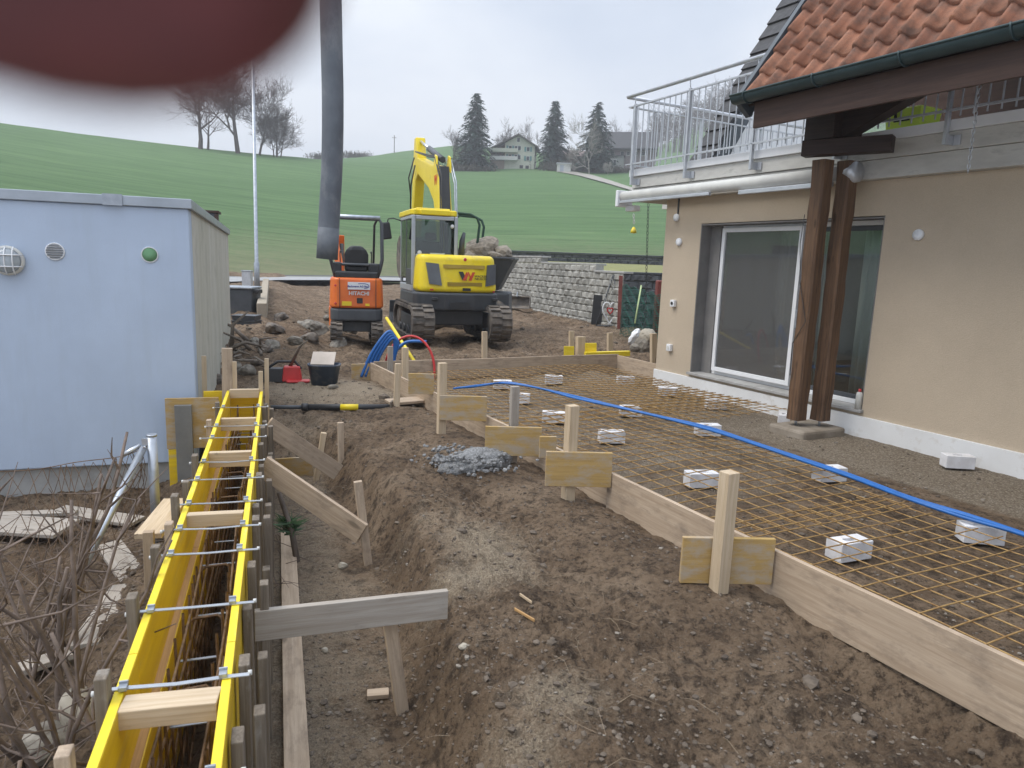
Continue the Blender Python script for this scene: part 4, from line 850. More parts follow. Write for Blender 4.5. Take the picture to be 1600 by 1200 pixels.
# ------------------------------------------------------------------ machines
def text_part(s, size, M, mt, parent, name='lettering', depth=.003, bold=0.0, align='CENTER'):
    c = bpy.data.curves.new(name, 'FONT'); c.body = s; c.size = size; c.extrude = depth; c.align_x = align; c.align_y = 'CENTER'; c.offset = bold
    t = bpy.data.objects.new('tmp', c); col.objects.link(t); me = bpy.data.meshes.new_from_object(t.evaluated_get(bpy.context.evaluated_depsgraph_get())); bpy.data.objects.remove(t); bpy.data.curves.remove(c)
    me.name = name; me.materials.clear(); me.materials.append(mt); o = bpy.data.objects.new(name, me); return _link(o, parent, M)
def seg(o, n):
    for m in o.modifiers: m.segments = n
    return o
def stadium(L, H, n=10):
    r = H/2; P = []
    for i in range(n+1): a = -math.pi/2+math.pi*i/n; P.append((L-r+r*math.cos(a), r+r*math.sin(a)))
    for i in range(n+1): a = math.pi/2+math.pi*i/n; P.append((r+r*math.cos(a), r+r*math.sin(a)))
    return P
def track(par, x0, x1, L, H, lug, M0, rake=.0):
    """crawler track: belt with lugs, roller frame, wheels"""
    P = stadium(L, H); Q = [(r_+(1-2*0)*0, z) for r_, z in P]; inner = [(L/2+(y-L/2)*(1-.07/L*2), H/2+(z-H/2)*(1-.14/H)) for y, z in P]
    m = MB(); n = len(P); ring = []
    vs = [(x, y, z) for x in (x0, x1) for y, z in P]+[(x, y, z) for x in (x0, x1) for y, z in inner]
    fs = []
    for i in range(n):
        j = (i+1) % n; fs += [(i, j, n+j, n+i), (2*n+j, 2*n+i, 3*n+i, 3*n+j), (j, i, 2*n+i, 2*n+j), (n+i, n+j, 3*n+j, 3*n+i)]
    m.add(vs, fs)
    # lugs around the belt
    D = [0]; 
    for i in range(n): D.append(D[-1]+(V(P[(i+1) % n])-V(P[i])).length)
    tot = D[-1]; k = int(tot/lug); w = (x1-x0)
    for q in range(k):
        for half in (0, 1):
            s = (tot*(q+.5*half*.6)/k) % tot; i = max(j for j in range(n) if D[j] <= s); a, b = V(P[i]), V(P[(i+1) % n]); f = (s-D[i])/max(D[i+1]-D[i], 1e-6); c = a.lerp(b, f); d = (b-a).normalized() if (b-a).length > 1e-6 else V((1, 0)); ang = math.atan2(d.y, d.x)
            nx = V((d.y, -d.x)); xx = x0+w*(.26 if half == 0 else .74); m.box((xx, c.x+nx.x*.016, c.y+nx.y*.016), (w*.46, lug*.58, .04), Matrix.Rotation(ang, 4, 'X'), 0, .85)
    t = m.build('track', MT['rubber'], par, M0)
    m = MB(); m.prism([(H*.5, H*.3), (L-H*.5, H*.3), (L-H*.45, H*.7), (H*.45, H*.7)], x0+w*.18, x1-w*.18, 'x'); m.build('track_frame', MT['dgrey'], t, M0, .015)
    for y in (H*.5, L-H*.5):
        m = MB(); m.lathe([(0, -w*.36), (H*.33, -w*.36), (H*.36, -w*.2), (H*.36, w*.2), (H*.33, w*.36), (0, w*.36)], (0, 0, 0), 20, Matrix.Rotation(R(90), 4, 'Y')); m.v = [(v[0]+(x0+x1)/2, v[1]+y, v[2]+H/2) for v in m.v]; m.build('track_wheel', MT['rubber'], t, M0)
    for i in range(4):
        y = H*.75+(L-1.5*H)*i/3; m = MB(); m.cyl((x0+w*.12, y, H*.22), (x1-w*.12, y, H*.22), H*.14, 12); m.build('roller', MT['dgrey'], t, M0)
    return t
O = dp(724, 534, 13.7); EX = Matrix.Translation(O) @ Matrix.Rotation(R(18.5), 4, 'Z')
exc = thing('large_excavator', 'large yellow crawler excavator with closed cab, seen from behind', 'excavator', M=EX)
def ep(m, name, mt, par=exc, bev=0, sg=2): return seg(m.build(name, mt, par, EX, bev), sg)
track(exc, -1.0, -.56, 2.35, .66, .13, EX); track(exc, .56, 1.0, 2.35, .66, .13, EX)
m = MB(); m.box((0, 1.2, .42), (1.1, 1.3, .3)); m.cyl((0, 1.25, .5), (0, 1.25, .62), .5, 24); ep(m, 'undercarriage', MT['black'], bev=.03)
m = MB(); m.prism([(2.75, .12), (2.95, .1), (3.0, .35), (2.92, .62), (2.86, .62), (2.9, .35)], -1.0, 1.0, 'x'); m.box((-.35, 2.3, .3), (.12, 1.0, .12)); m.box((.35, 2.3, .3), (.12, 1.0, .12)); ep(m, 'dozer_blade', MT['dgrey'], bev=.01)
plan = lambda w, yr, yf, c=.22: [(-w, yf), (-w, yr+c+.12), (-w+.06, yr+c*.55), (-w+.2, yr+.07), (-.3, yr), (.3, yr), (w-.2, yr+.07), (w-.06, yr+c*.55), (w, yr+c+.12), (w, yf)]
m = MB(); m.prism(plan(.87, .36, 2.25), .56, .92, 'z'); m.v = [(x, y+.06*(.92-z)/.36, z) for x, y, z in m.v]; cw = ep(m, 'counterweight', MT['dgrey'], bev=.05, sg=4)
m = MB(); m.prism([(-.2, .36), (.2, .36), (.14, .6), (-.14, .6)], .6, .74, 'z'); m.v = [(x, y-.012, z) for x, y, z in m.v]; ep(m, 'tow_recess', MT['black'], cw)
for x in (-.5, .74): m = MB(); m.box((x, .372 if x < 0 else .42, .8), (.12, .06, .07)); ep(m, 'lamp', MT['black'], cw, .015)
m = MB(); m.prism(plan(.85, .38, 1.5), .925, 1.66, 'z'); m.v = [(x*(1-.06*max(0, (z-1.3)/.4)), y+.1*max(0, (z-1.1)/.56)**2, z) for x, y, z in m.v]; hood = ep(m, 'engine_hood', MT['yellow'], bev=.1, sg=5)
def deco(pts, y0, mt, name='panel', dy=.02, par=hood): 
    m = MB(); m.prism(pts, y0, y0+dy, 'y')
    m.v = [(x, y+float(np.interp(abs(x), [.3, .65, .79, .85], [0, .07, .12, .3]))+.1*max(0, (z-1.1)/.56)**2, z) for x, y, z in m.v]; return ep(m, name, mt, par)
MT['smoke'] = mat('smoked_panel', (.11, .12, .13), (.085, .09, .1), rough=.3)
MT['slot'] = mat('hood_slot', (.36, .25, .03), (.3, .2, .02), rough=.6)
deco([(-.66, 1.5), (-.42, 1.48), (-.36, 1.06), (-.6, 1.09)], .362, MT['smoke'], 'rear_grille', .06); deco([(.54, 1.06), (.58, 1.48), (.77, 1.5), (.76, 1.1)], .362, MT['smoke'], 'rear_grille', .06)
deco([(-.33, 1.4), (.52, 1.4), (.52, 1.47), (-.33, 1.47)], .371, MT['slot'], 'slot'); deco([(-.25, 1.06), (.46, 1.06), (.46, 1.13), (-.25, 1.13)], .371, MT['slot'], 'slot')
deco([(.06, .965), (.22, .965), (.22, 1.02), (.06, 1.02)], .371, MT['black'], 'latch'); deco([(-.58, .96), (-.52, .96), (-.52, .99), (-.58, .99)], .376, MT['redhose'], 'reflector', .06); deco([(.72, .94), (.75, .94), (.75, .97), (.72, .97)], .376, MT['redhose'], 'reflector', .08)
deco([(-.80, 1.1), (-.73, 1.1), (-.74, 1.5), (-.80, 1.5)], .5, MT['slot'], 'slot', .02) if False else None
MT['logored'] = mat('emblem_red', (.55, .06, .02), (.5, .05, .02), rough=.5)
lg = deco([(-.03, 1.34), (.06, 1.34), (.14, 1.17), (.05, 1.17)], .370, MT['black'], 'emblem', .008); 
deco([(.05, 1.17), (.12, 1.17), (.17, 1.28), (.13, 1.34), (.09, 1.26)], .369, MT['logored'], 'emblem_mark', .008, lg); deco([(.145, 1.335), (.2, 1.23), (.17, 1.17), (.23, 1.17), (.31, 1.335), (.25, 1.335), (.215, 1.25), (.18, 1.335)], .368, MT['logored'], 'emblem_mark', .008, lg)
TM = lambda x, y, z: EX @ Matrix.Translation((x, y, z)) @ Matrix.Rotation(R(90), 4, 'X')
text_part('WACKER', .062, TM(.425, .383, 1.255), MT['black'], hood, bold=.001); text_part('NEUSON', .062, TM(.425, .383, 1.205), MT['black'], hood, bold=.001)
text_part('ET65', .04, TM(.32, .37, .99), MT['slot'], hood) if False else None
m = MB(); m.lathe([(0, 0), (.035, 0), (.035, .006), (0, .006)], (0, 0, 0), 16, Matrix.Rotation(R(90), 4, 'X')); m.v = [(v[0]+.1, v[1]+.405, v[2]+1.575) for v in m.v]; st = ep(m, 'warning_sticker', MT['white'], hood)
m = MB(); m.lathe([(.024, 0), (.033, 0), (.033, .009), (.024, .009)], (0, 0, 0), 16, Matrix.Rotation(R(90), 4, 'X')); m.v = [(v[0]+.1, v[1]+.404, v[2]+1.575) for v in m.v]; ep(m, 'sticker_ring', MT['redhose'], st)
m = MB(); m.box((.45, 1.9, 1.15), (.78, .9, .55)); ep(m, 'side_box', MT['yellow'], bev=.06)
# cab
cab = MB(); c0, c1, ya, yb, zt = -.87, .05, .86, 2.3, 2.46
cab.box(((c0+c1)/2, (ya+yb)/2, .98), (c1-c0, yb-ya, .14)); cabo = ep(cab, 'cab', MT['silver'], bev=.02)
m = MB()
for x in (c0+.03, c1-.03): m.box((x, ya+.035, 1.73), (.07, .08, 1.36)); m.box((x, yb-.06, 1.73), (.06, .07, 1.36)); m.box((x, (ya+yb)/2, zt-.08), (.07, yb-ya-.15, .07))
m.box(((c0+c1)/2, ya+.04, zt-.09), (c1-c0-.14, .07, .08)); m.box(((c0+c1)/2, ya+.04, 1.6), (c1-c0-.14, .07, .12)); ep(m, 'cab_frame', MT['silver'], cabo, .015)
m = MB(); m.box((c0+.02, 1.55, 1.75), (.04, .05, 1.3)); m.box((c0+.02, 1.2, 1.2), (.045, .62, .32)); ep(m, 'door_post', MT['dgrey'], cabo, .01)
m = MB(); m.box(((c0+c1)/2, ya+.02, 1.97), (c1-c0-.12, .012, .8)); ep(m, 'rear_window', MT['cabglass'], cabo)
m = MB(); m.box((c0+.012, (ya+yb)/2, 1.78), (.01, yb-ya-.15, 1.2)); m.box((c1-.012, (ya+yb)/2, 1.78), (.01, yb-ya-.15, 1.2)); ep(m, 'side_window', MT['cabglass'], cabo)
m = MB(); m.box(((c0+c1)/2, yb-.03, 1.78), (c1-c0-.12, .012, 1.2)); ep(m, 'front_window', MT['cabglass'], cabo)
m = MB(); m.prism(plan(.48, ya-.02, yb+.04, .06), zt-.04, zt+.07, 'z'); m.v = [(x+(c0+c1)/2, y, z) for x, y, z in m.v]; rf = ep(m, 'cab_roof', MT['yellow'], bev=.04, sg=4); m = MB(); m.box(((c0+c1)/2, 1.5, zt+.085), (.7, .9, .05)); ep(m, 'roof_hatch', MT['yellow'], rf, .03)
m = MB(); m.box((-.42, 1.5, 1.3), (.45, .45, .15)); m.box((-.42, 1.28, 1.62), (.42, .12, .6)); m.box((-.42, 1.27, 2.02), (.24, .09, .16)); ep(m, 'operator_seat', MT['black'], cabo, .04)
m = MB(); m.box((-.36, ya+.0, 1.655), (.3, .012, .06)); ep(m, 'plate', mat('pale_plate', (.5, .55, .58), (.45, .5, .53)), cabo)
for x, z, r in ((-.72, 1.68, .045), (-.06, 2.22, .04)):
    m = MB(); m.lathe([(0, 0), (r, 0), (r, .006), (0, .006)], (0, 0, 0), 16, Matrix.Rotation(R(90), 4, 'X')); m.v = [(v[0]+x, v[1]+ya+.008, v[2]+z) for v in m.v]; ep(m, 'round_sticker', MT['offwhite'], cabo)
m = MB(); m.tube([(c0, yb-.1, 2.35), (c0-.15, yb, 2.4), (c0-.26, yb+.02, 2.38), (c0-.28, yb+.02, 2.28)], .014, 6); mr = ep(m, 'mirror_arm', MT['black']); m = MB(); m.box((c0-.3, yb+.02, 2.13), (.2, .07, .36), Matrix.Rotation(R(-9), 4, 'Y')); ep(m, 'mirror', MT['black'], mr, .03, ); 
m = MB(); m.tube([(c1+.12, 1.0, 1.66), (c1+.13, 1.0, 1.95), (c1+.17, .99, 2.12)], [.06, .055, .03], 10); ep(m, 'exhaust_pipe', MT['dgrey'])
# boom, stick and bucket (side outlines in y, z)
bx = .12
m = MB(); m.prism([(1.9, 1.0), (2.3, 1.0), (2.62, 2.2), (3.0, 2.85), (3.6, 3.2), (5.15, 3.72), (5.3, 3.95), (5.1, 4.08), (3.6, 3.75), (2.85, 3.62), (2.55, 3.5), (2.15, 2.4)], bx-.13, bx+.13, 'x'); boom = ep(m, 'boom', MT['yellow'], bev=.03)
for s in (-1, 1): m = MB(); m.prism([(2.5, 3.45), (2.9, 3.58), (2.75, 3.85), (2.6, 3.8)], bx+s*.15-.02, bx+s*.15+.02, 'x'); ep(m, 'boom_bracket', MT['yellow'], boom, .008)
m = MB(); m.prism([(2.25, 2.2), (2.42, 2.15), (2.85, 3.5), (2.62, 3.55)], bx-.1, bx+.1, 'x'); m.v = [(x, y-.13, z+.03) for x, y, z in m.v]; ep(m, 'boom_cover', MT['black'], boom)
m = MB(); m.cyl((bx, 2.68, 3.74), (bx, 4.2, 4.18), .07, 12); cy = ep(m, 'stick_cylinder', MT['dgrey'], boom); m = MB(); m.cyl((bx, 4.2, 4.18), (bx, 5.35, 4.52), .035, 10); ep(m, 'piston_rod', MT['steel'], cy)
for k in range(4):
    x = bx+.16+.035*(k % 2)-.33*(k > 1); m = MB(); m.tube([(x, 1.95, 1.5), (x+.02, 2.1, 2.4), (x+.03, 2.3, 3.2+.05*k), (x, 2.7, 3.72+.03*k), (x, 3.4, 3.82+.03*k), (x-.02, 5.0, 4.2)], .016, 6); ep(m, 'hydraulic_line', MT['galv'] if k < 2 else MT['black'], boom)
for s in (-1, 1): text_part('W', .3, EX @ Matrix.Translation((bx+s*.134, 2.78, 3.3)) @ Matrix.Rotation(R(90)*s, 4, 'Z') @ Matrix.Rotation(R(90), 4, 'X'), MT['logored'], boom, 'emblem', .003, .006)
m = MB(); m.prism([(5.05, 3.65), (5.3, 3.55), (5.75, 2.1), (5.95, 2.15), (5.72, 3.75), (5.55, 4.6), (5.3, 4.6), (5.12, 4.1)], bx-.12, bx+.12, 'x'); stk = ep(m, 'stick', MT['yellow'], boom, .025)
m = MB(); m.tube([(bx-.16, 5.2, 3.9), (bx-.24, 5.3, 3.4), (bx-.2, 5.55, 2.9), (bx-.14, 5.6, 2.5)], .02, 6); m.tube([(bx-.16, 5.3, 4.1), (bx-.28, 5.4, 3.6), (bx-.18, 5.6, 3.1)], .018, 6); ep(m, 'hose', MT['black'], stk)
m = MB(); pr = [(5.75, 2.15), (6.0, 1.95), (6.1, 1.55), (5.95, 1.2), (5.6, 1.05), (5.3, 1.15), (5.32, 1.2), (5.6, 1.13), (5.9, 1.26), (6.02, 1.55), (5.93, 1.9), (5.72, 2.05)]
m.prism(pr, bx-.45, bx+.45, 'x'); m.prism([(5.75, 2.1), (6.0, 1.95), (6.1, 1.55), (5.95, 1.2), (5.6, 1.05), (5.3, 1.15)], bx-.47, bx-.44, 'x'); m.prism([(5.75, 2.1), (6.0, 1.95), (6.1, 1.55), (5.95, 1.2), (5.6, 1.05), (5.3, 1.15)], bx+.44, bx+.47, 'x'); ep(m, 'bucket', MT['rubber'], stk, .008)
# small orange excavator
O2 = dp(558, 537, 13.55); HX = Matrix.Translation(O2) @ Matrix.Rotation(R(14), 4, 'Z')
mini = thing('mini_excavator', 'small orange mini excavator with open seat and roll bar', 'excavator', M=HX)
def ip(m, name, mt, par=mini, bev=0, sg=2): return seg(m.build(name, mt, par, HX, bev), sg)
track(mini, -.5, -.27, 1.5, .38, .09, HX); track(mini, .27, .5, 1.5, .38, .09, HX)
m = MB(); m.box((0, .75, .3), (.55, .9, .2)); m.cyl((0, .75, .4), (0, .75, .48), .3, 20); ip(m, 'undercarriage', MT['dgrey'], bev=.02)
pl2 = lambda w, yr, yf: [(-w, yf), (-w, yr+.2), (-w+.05, yr+.07), (-w+.14, yr+.015), (-.2, yr), (.2, yr), (w-.14, yr+.015), (w-.05, yr+.07), (w, yr+.2), (w, yf)]
m = MB(); m.prism(pl2(.5, .12, 1.3), .42, .66, 'z'); cwt = ip(m, 'counterweight', MT['dgrey'], bev=.04, sg=3)
m = MB(); m.prism(pl2(.515, .115, .8), .67, 1.25, 'z'); m.v = [(x*(1-.04*max(0, (z-1.0)/.25)), y+.05*max(0, (z-.95)/.3), z) for x, y, z in m.v]; oh = ip(m, 'engine_hood', MT['orange'], bev=.05, sg=4)
m = MB(); m.prism(pl2(.525, .2, .9), .3, .665, 'z'); m.v = [(x, y+.12, z) for x, y, z in m.v]; m.v = [(min(x, -.4), y, z) for x, y, z in m.v]; ip(m, 'side_panel', MT['orange'], bev=.02)
def d2(pts, y0, mt, name, dy=.014, par=oh): m = MB(); m.prism(pts, y0, y0+dy, 'y'); return ip(m, name, mt, par)
rect = lambda x0, x1, z0, z1: [(x0, z0), (x1, z0), (x1, z1), (x0, z1)]
sg_ = d2(rect(-.17, .25, 1.03, 1.17), .108, MT['white'], 'company_sign', .03)
HT = lambda x, y, z: HX @ Matrix.Translation((x, y, z)) @ Matrix.Rotation(R(90), 4, 'X')
MT['signblue'] = mat('sign_blue', (.04, .06, .28), (.03, .05, .24)); text_part('Bachmann AG Bau', .052, HT(.02, .106, 1.09), MT['signblue'], sg_, bold=.001)
m = MB(); m.tube([(.1+.13*math.cos(a), .105, 1.1+.05*math.sin(a)) for a in np.linspace(-1.3, 2.2, 12)], .005, 5); ip(m, 'sign_swoosh', MT['signblue'], sg_)
text_part('HITACHI', .098, HT(.04, .112, .955), MT['offwhite'], oh, bold=.003)
d2(rect(.0, .11, .77, .87), .109, MT['black'], 'number_plate'); d2(rect(-.28, -.1, .72, .80), .110, MT['panel_edge'], 'warning_label'); d2(rect(.16, .24, .72, .765), .110, MT['panel_edge'], 'warning_label')
for x in (-.32, .36): m = MB(); m.box((x, .118, .96), (.012, .03, .56)); ip(m, 'hood_joint', MT['black'], oh)
for z in (.76, 1.1): m = MB(); m.lathe([(0, 0), (.022, 0), (.022, .02), (0, .02)], (0, 0, 0), 12, Matrix.Rotation(R(90), 4, 'X')); m.v = [(v[0]-.4, v[1]+.155, v[2]+z) for v in m.v]; ip(m, 'bolt_cap', MT['redhose'], oh)
m = MB(); m.box((0, .5, 1.3), (.8, .55, .14)); m.box((.33, .6, 1.42), (.2, .5, .22)); m.box((-.36, .6, 1.42), (.16, .5, .24)); ip(m, 'console', MT['black'], bev=.03)
m = MB(); m.loft([[(x*w_, y_+.05*abs(x), z_) for x in (-1, -.5, .5, 1)]+[(x*w_, y_+.13, z_) for x in (1, .5, -.5, -1)] for z_, w_, y_ in ((1.4, .2, .5), (1.5, .23, .42), (1.7, .23, .4), (1.78, .19, .39), (1.84, .13, .4), (1.86, .08, .42))], True, 0, False); seat = ip(m, 'seat_back', MT['black'], bev=.015)
m = MB(); m.box((0, .7, 1.43), (.44, .42, .12)); ip(m, 'seat', MT['black'], bev=.03)
text_part('HITACHI', .05, HT(0, .4, 1.66), MT['galv'], seat) if False else None
m = MB(); m.tube([(.4, .45, 1.25), (.46, .4, 1.45), (.49, .38, 1.6), (.48, .4, 2.3), (.43, .42, 2.38), (-.43, .42, 2.38), (-.48, .4, 2.3), (-.49, .38, 1.6), (-.4, .45, 1.25)], .036, 10); m.tube([(.46, .4, 1.5), (-.46, .4, 1.5)], .028, 8); rb = ip(m, 'roll_bar', MT['dgrey'])
m = MB(); m.tube([(.45, .42, 2.4), (-.45, .42, 2.4)], .045, 10); ip(m, 'bar_top', MT['galv'], rb)
m = MB(); m.tube([(.36, 1.25, 1.3), (.38, 1.2, 2.3), (.4, .6, 2.38)], .024, 8); ip(m, 'front_bar', MT['dgrey'], rb)
for s in (-1, 1): m = MB(); m.tube([(s*.3, .85, 1.45), (s*.31, .9, 1.7), (s*.3, .88, 1.76)], [.012, .012, .022], 6); ip(m, 'control_lever', MT['black'])
m = MB(); m.prism([(1.2, .9), (1.45, .9), (1.55, 1.6), (1.75, 1.95), (2.3, 1.9), (2.35, 2.02), (1.75, 2.15), (1.5, 2.0), (1.3, 1.5)], -.3, -.15, 'x'); m.v = [(x-.22*max(0, z-1.1), y, z) for x, y, z in m.v]; bo = ip(m, 'boom', MT['orange'], bev=.02)
m = MB(); m.cyl((-.27, 1.55, 1.2), (-.27, 1.95, 1.9), .045, 10); ip(m, 'boom_cylinder', MT['black'], bo)
m = MB(); m.prism([(2.2, 2.1), (2.4, 2.1), (2.5, 1.1), (2.35, 1.1)], -.33, -.21, 'x'); sk2 = ip(m, 'stick', MT['orange'], bo, .015)
m = MB(); m.prism([(2.3, 1.15), (2.6, 1.0), (2.55, .7), (2.2, .65), (2.22, .72), (2.48, .76), (2.5, .95), (2.28, 1.05)], -.45, -.1, 'x'); ip(m, 'bucket', MT['rubber'], sk2, .01)
m = MB(); m.prism([(1.7, .08), (1.85, .06), (1.88, .35), (1.8, .36)], -.5, .5, 'x'); ip(m, 'dozer_blade', MT['dgrey'], bev=.01)
# dumper behind the yellow machine
O3 = dp(742, 480, 18.0); O3.z = gz(O3.x, O3.y); DM = Matrix.Translation(O3) @ Matrix.Rotation(R(-4), 4, 'Z'); dum = thing('site_dumper', 'site dumper with dark skip and green roll bar behind the excavator', 'dumper', M=DM)
m = MB(); m.box((-.2, 0, .75), (2.2, 1.0, .5)); m.build('chassis', MT['dgrey'], dum, DM, .05)
m = MB(); a_, b_ = [(-.1, -.75, 1.82), (1.0, -.75, 1.8), (1.0, .75, 1.8), (-.1, .75, 1.82)], [(.0, -.5, 1.05), (.62, -.5, 1.05), (.62, .5, 1.05), (.0, .5, 1.05)]
m.loft([[V(p)*1 for p in b_], [V(p) for p in a_]]); m.box((1.0, 0, 1.82), (.05, 1.54, .05)); m.box((.45, -.75, 1.83), (1.1, .05, .05)); m.build('skip', MT['dgrey'], dum, DM, .012)
m = MB(); hoop = [(-.62, -.45, 1.0), (-.62, -.46, 2.75), (-.52, -.46, 2.87), (-.1, -.46, 2.84), (.06, -.46, 2.76), (.12, -.46, 2.6), (.08, -.46, 2.2), (.05, -.46, 1.8)]
m.tube(hoop, .032, 8); m.tube([(x, .46, z) for x, y, z in hoop], .032, 8); m.build('roll_bar', mat('green_tube', (.02, .06, .04), (.015, .05, .03)), dum, DM)
for x in (-.95, .5):
    for y in (-.55, .55): m = MB(); m.lathe([(0, -.14), (.3, -.14), (.4, -.08), (.42, 0), (.4, .08), (.3, .14), (0, .14)], (0, 0, 0), 24, Matrix.Rotation(R(90), 4, 'X')); m.v = [(v[0]+x, v[1]+y, v[2]+.42) for v in m.v]; m.build('wheel', MT['rubber'], dum, DM)
for k, (x, y, z, d, l) in enumerate([(.15, -.2, 2.02, (.42, .4, .28), 'largest rubble lump heaped in the dumper skip'), (.72, -.25, 1.95, (.28, .3, .2), 'rounded rubble lump at the skip tip'), (.5, -.5, 1.88, (.22, .2, .12), 'small rubble lump on the skip rim'), (-.02, -.5, 1.87, (.2, .2, .1), 'flat pale rubble piece at the left of the skip')]):
    m = MB(); m.blob((0, 0, 0), d, k+5, .3, 3); tag(m.build('rubble_lump', mat('pale_rubble', (.36, .31, .25), (.2, .17, .135), rough=.95, scale=9, bs=.7, bscale=25, bd=.03), None, DM @ Matrix.Translation((x, y, z))), l, 'rubble', 'rubble in the dumper')
# wide grading bucket by the wall
p = dp(802, 471, 24.0); p.z = gz(p.x, p.y)+.02; GB = Matrix.Translation(p) @ Matrix.Rotation(R(-6), 4, 'Z'); gb = thing('grading_bucket', 'wide grey grading bucket lying before the block wall', 'bucket', M=GB)
m = MB(); m.prism([(-.25, .0), (.2, .05), (.25, .35), (.12, .42), (.1, .38), (.2, .3), (.15, .1), (-.25, .03)], -.55, .55, 'x'); m.prism([(-.25, 0), (.2, .05), (.25, .35), (.12, .42)], -.57, -.54, 'x'); m.prism([(-.25, 0), (.2, .05), (.25, .35), (.12, .42)], .54, .57, 'x'); m.build('shell', MT['rubber'], gb, GB, .008)
for s in (-.12, .12): m = MB(); m.prism([(.0, .4), (.22, .4), (.18, .55), (.05, .55)], s-.015, s+.015, 'x'); m.build('ear', MT['galv'], gb, GB, .005)
# ------------------------------------------------------------------ trees and houses on the hill
def bare(mbt, mbc, base, h, r0, rr, lean=(0, 0), levels=4, fork=.35, spread=.55, minr=.012, seg=3, nb=(3, 5), trunk_frac=.35):
    def grow(p, d, L, r, lv):
        n = 3 if lv < levels else 2; path = [p]; q = p.copy(); dd = d.copy()
        for i in range(n):
            dd = (dd+V((rr.gauss(0, .1), rr.gauss(0, .1), rr.gauss(.05, .07)))).normalized(); q = q+dd*(L/n); path.append(q.copy())
        rad = [max(r*(1-.55*i/n), minr) for i in range(n+1)]
        (mbt if lv == 0 else mbc).tube(path, rad, 6 if lv == 0 else seg, False)
        if lv >= levels: return
        k = rr.randint(*nb)
        for j in range(k):
            t = trunk_frac+(1-trunk_frac)*(j+rr.random())/k if lv == 0 else rr.uniform(.25, 1.0)
            i = min(int(t*n), n-1); s = path[i].lerp(path[i+1], t*n-i); a = rr.uniform(0, 6.28); o = dd.orthogonal().normalized(); o.rotate(Matrix.Rotation(a, 3, dd))
            nd_ = (dd*(1-spread*.6)+o*spread*rr.uniform(.7, 1.4)+V((0, 0, .12))).normalized(); grow(s, nd_, L*rr.uniform(.5, .78), max(rad[i]*.62, minr), lv+1)
        grow(path[-1], (dd+V((rr.gauss(0, .15), rr.gauss(0, .15), .1))).normalized(), L*.68, rad[-1]*.9, lv+1)
    grow(base, V((lean[0], lean[1], 1)).normalized(), h*.42, r0, 0)
def bare_tree(px, py, h, r0, seed, lab, group, lean=(0, 0), mt='fartwig', name='bare_tree', trunks=1, d=None, spread=.66, levels=4, nb=(3, 5), tf=.35, tmt=None):
    b = thit(px, py) if d is None else V((dp(px, py, d).x, d, tz(dp(px, py, d).x, d)))
    b.z -= .3; rr = random.Random(seed); t = thing(name, lab, 'tree', b, 0, group); mt_, mc = MB(), MB()
    for k in range(trunks):
        bare(mt_, mc, V((rr.uniform(-.8, .8)*(trunks > 1), rr.uniform(-.8, .8)*(trunks > 1), 0)), h*rr.uniform(.85, 1.0), r0, rr, (lean[0]+rr.uniform(-.3, .3)*(trunks > 1), lean[1]), levels, .35, spread, .018 if (d or 170) > 60 else .008, 3, nb, tf)
    mt_.build('trunk', MT[tmt or mt], t); mc.build('crown', MT[mt], t); return t
RG = 'bare trees along the ridge'
for px, py, h, r0, sd_, lean, tr, lv, nb, tf, lab in [(313, 233, 18, .5, 21, (-.03, 0), 1, 5, (3, 4), .3, 'broad bare tree on the ridge under the fingertip, leftmost'), (325, 234, 15, .28, 22, (.04, 0), 1, 4, (3, 4), .45, 'slim bare tree right beside the broad one on the ridge'),
    (372, 240, 24, .5, 23, (0, 0), 1, 5, (4, 5), .3, 'tall straight bare tree left of the lamp post'), (405, 243, 19, .26, 24, (.14, 0), 1, 5, (4, 5), .2, 'leaning twiggy tree just right of the lamp post'), (432, 246, 12, .14, 25, (.08, 0), 4, 4, (4, 5), .15, 'multi-stemmed bushy bare tree right of the lamp post')]:
    bare_tree(px, py, h, r0, sd_, lab, RG, lean, trunks=tr, levels=lv, nb=nb, tf=tf)
def conifer(px, py, d, h, w, seed, lab, n=2600):
    p = dp(px, py, d); b = V((p.x, d, tz(p.x, d)-.2)); rr = random.Random(seed); t = thing('conifer', lab, 'tree', b, 0, 'conifers on the hill')
    m = MB(); m.tube([(0, 0, 0), (rr.uniform(-.1, .1), 0, h*.5), (0, 0, h*.98)], [h*.018, h*.012, .05], 6); m.build('trunk', MT['bark'], t)
    m = MB(); whorls = int(h*2.1)
    for k in range(whorls):
        zf = (k+.5)/whorls; z = h*(.06+.92*zf); prof = (1-zf)**.72*(.75+.25*min(1, zf*5)); nb = int(11+12*(1-zf))
        for j in range(nb):
            a = rr.uniform(0, 6.28); L = w*prof*rr.uniform(.55, 1.12)+.25; d_ = V((math.cos(a), math.sin(a), 0)); z0 = z+rr.uniform(-.35, .35)
            if rr.random() < .07: continue
            ns = max(3, int(L*3.2))
            for q in range(ns):
                f = (q+rr.random())/ns; c = d_*(L*f)+V((0, 0, z0+.18*L*f-.5*L*f*f+rr.uniform(-.1, .1))); s = rr.uniform(.4, .75)*(1.15-.4*f); a2 = rr.uniform(-1, 1); dr = (d_*math.cos(a2)+V((-d_.y, d_.x, 0))*math.sin(a2)+V((0, 0, rr.uniform(-.75, .1)))).normalized(); sd2 = dr.cross(V((rr.uniform(-.4, .4), rr.uniform(-.4, .4), 1))).normalized()*s*.45
                m.add([c-sd2, c+sd2*.9, c+dr*s*1.5+sd2*.3, c+dr*s*1.7-sd2*.2], [(0, 1, 2, 3)])
    m.build('crown', MT['needle'], t)
conifer(742, 262, 172, 17.5, 6.0, 1, 'widest bluish conifer left of the far chalet')
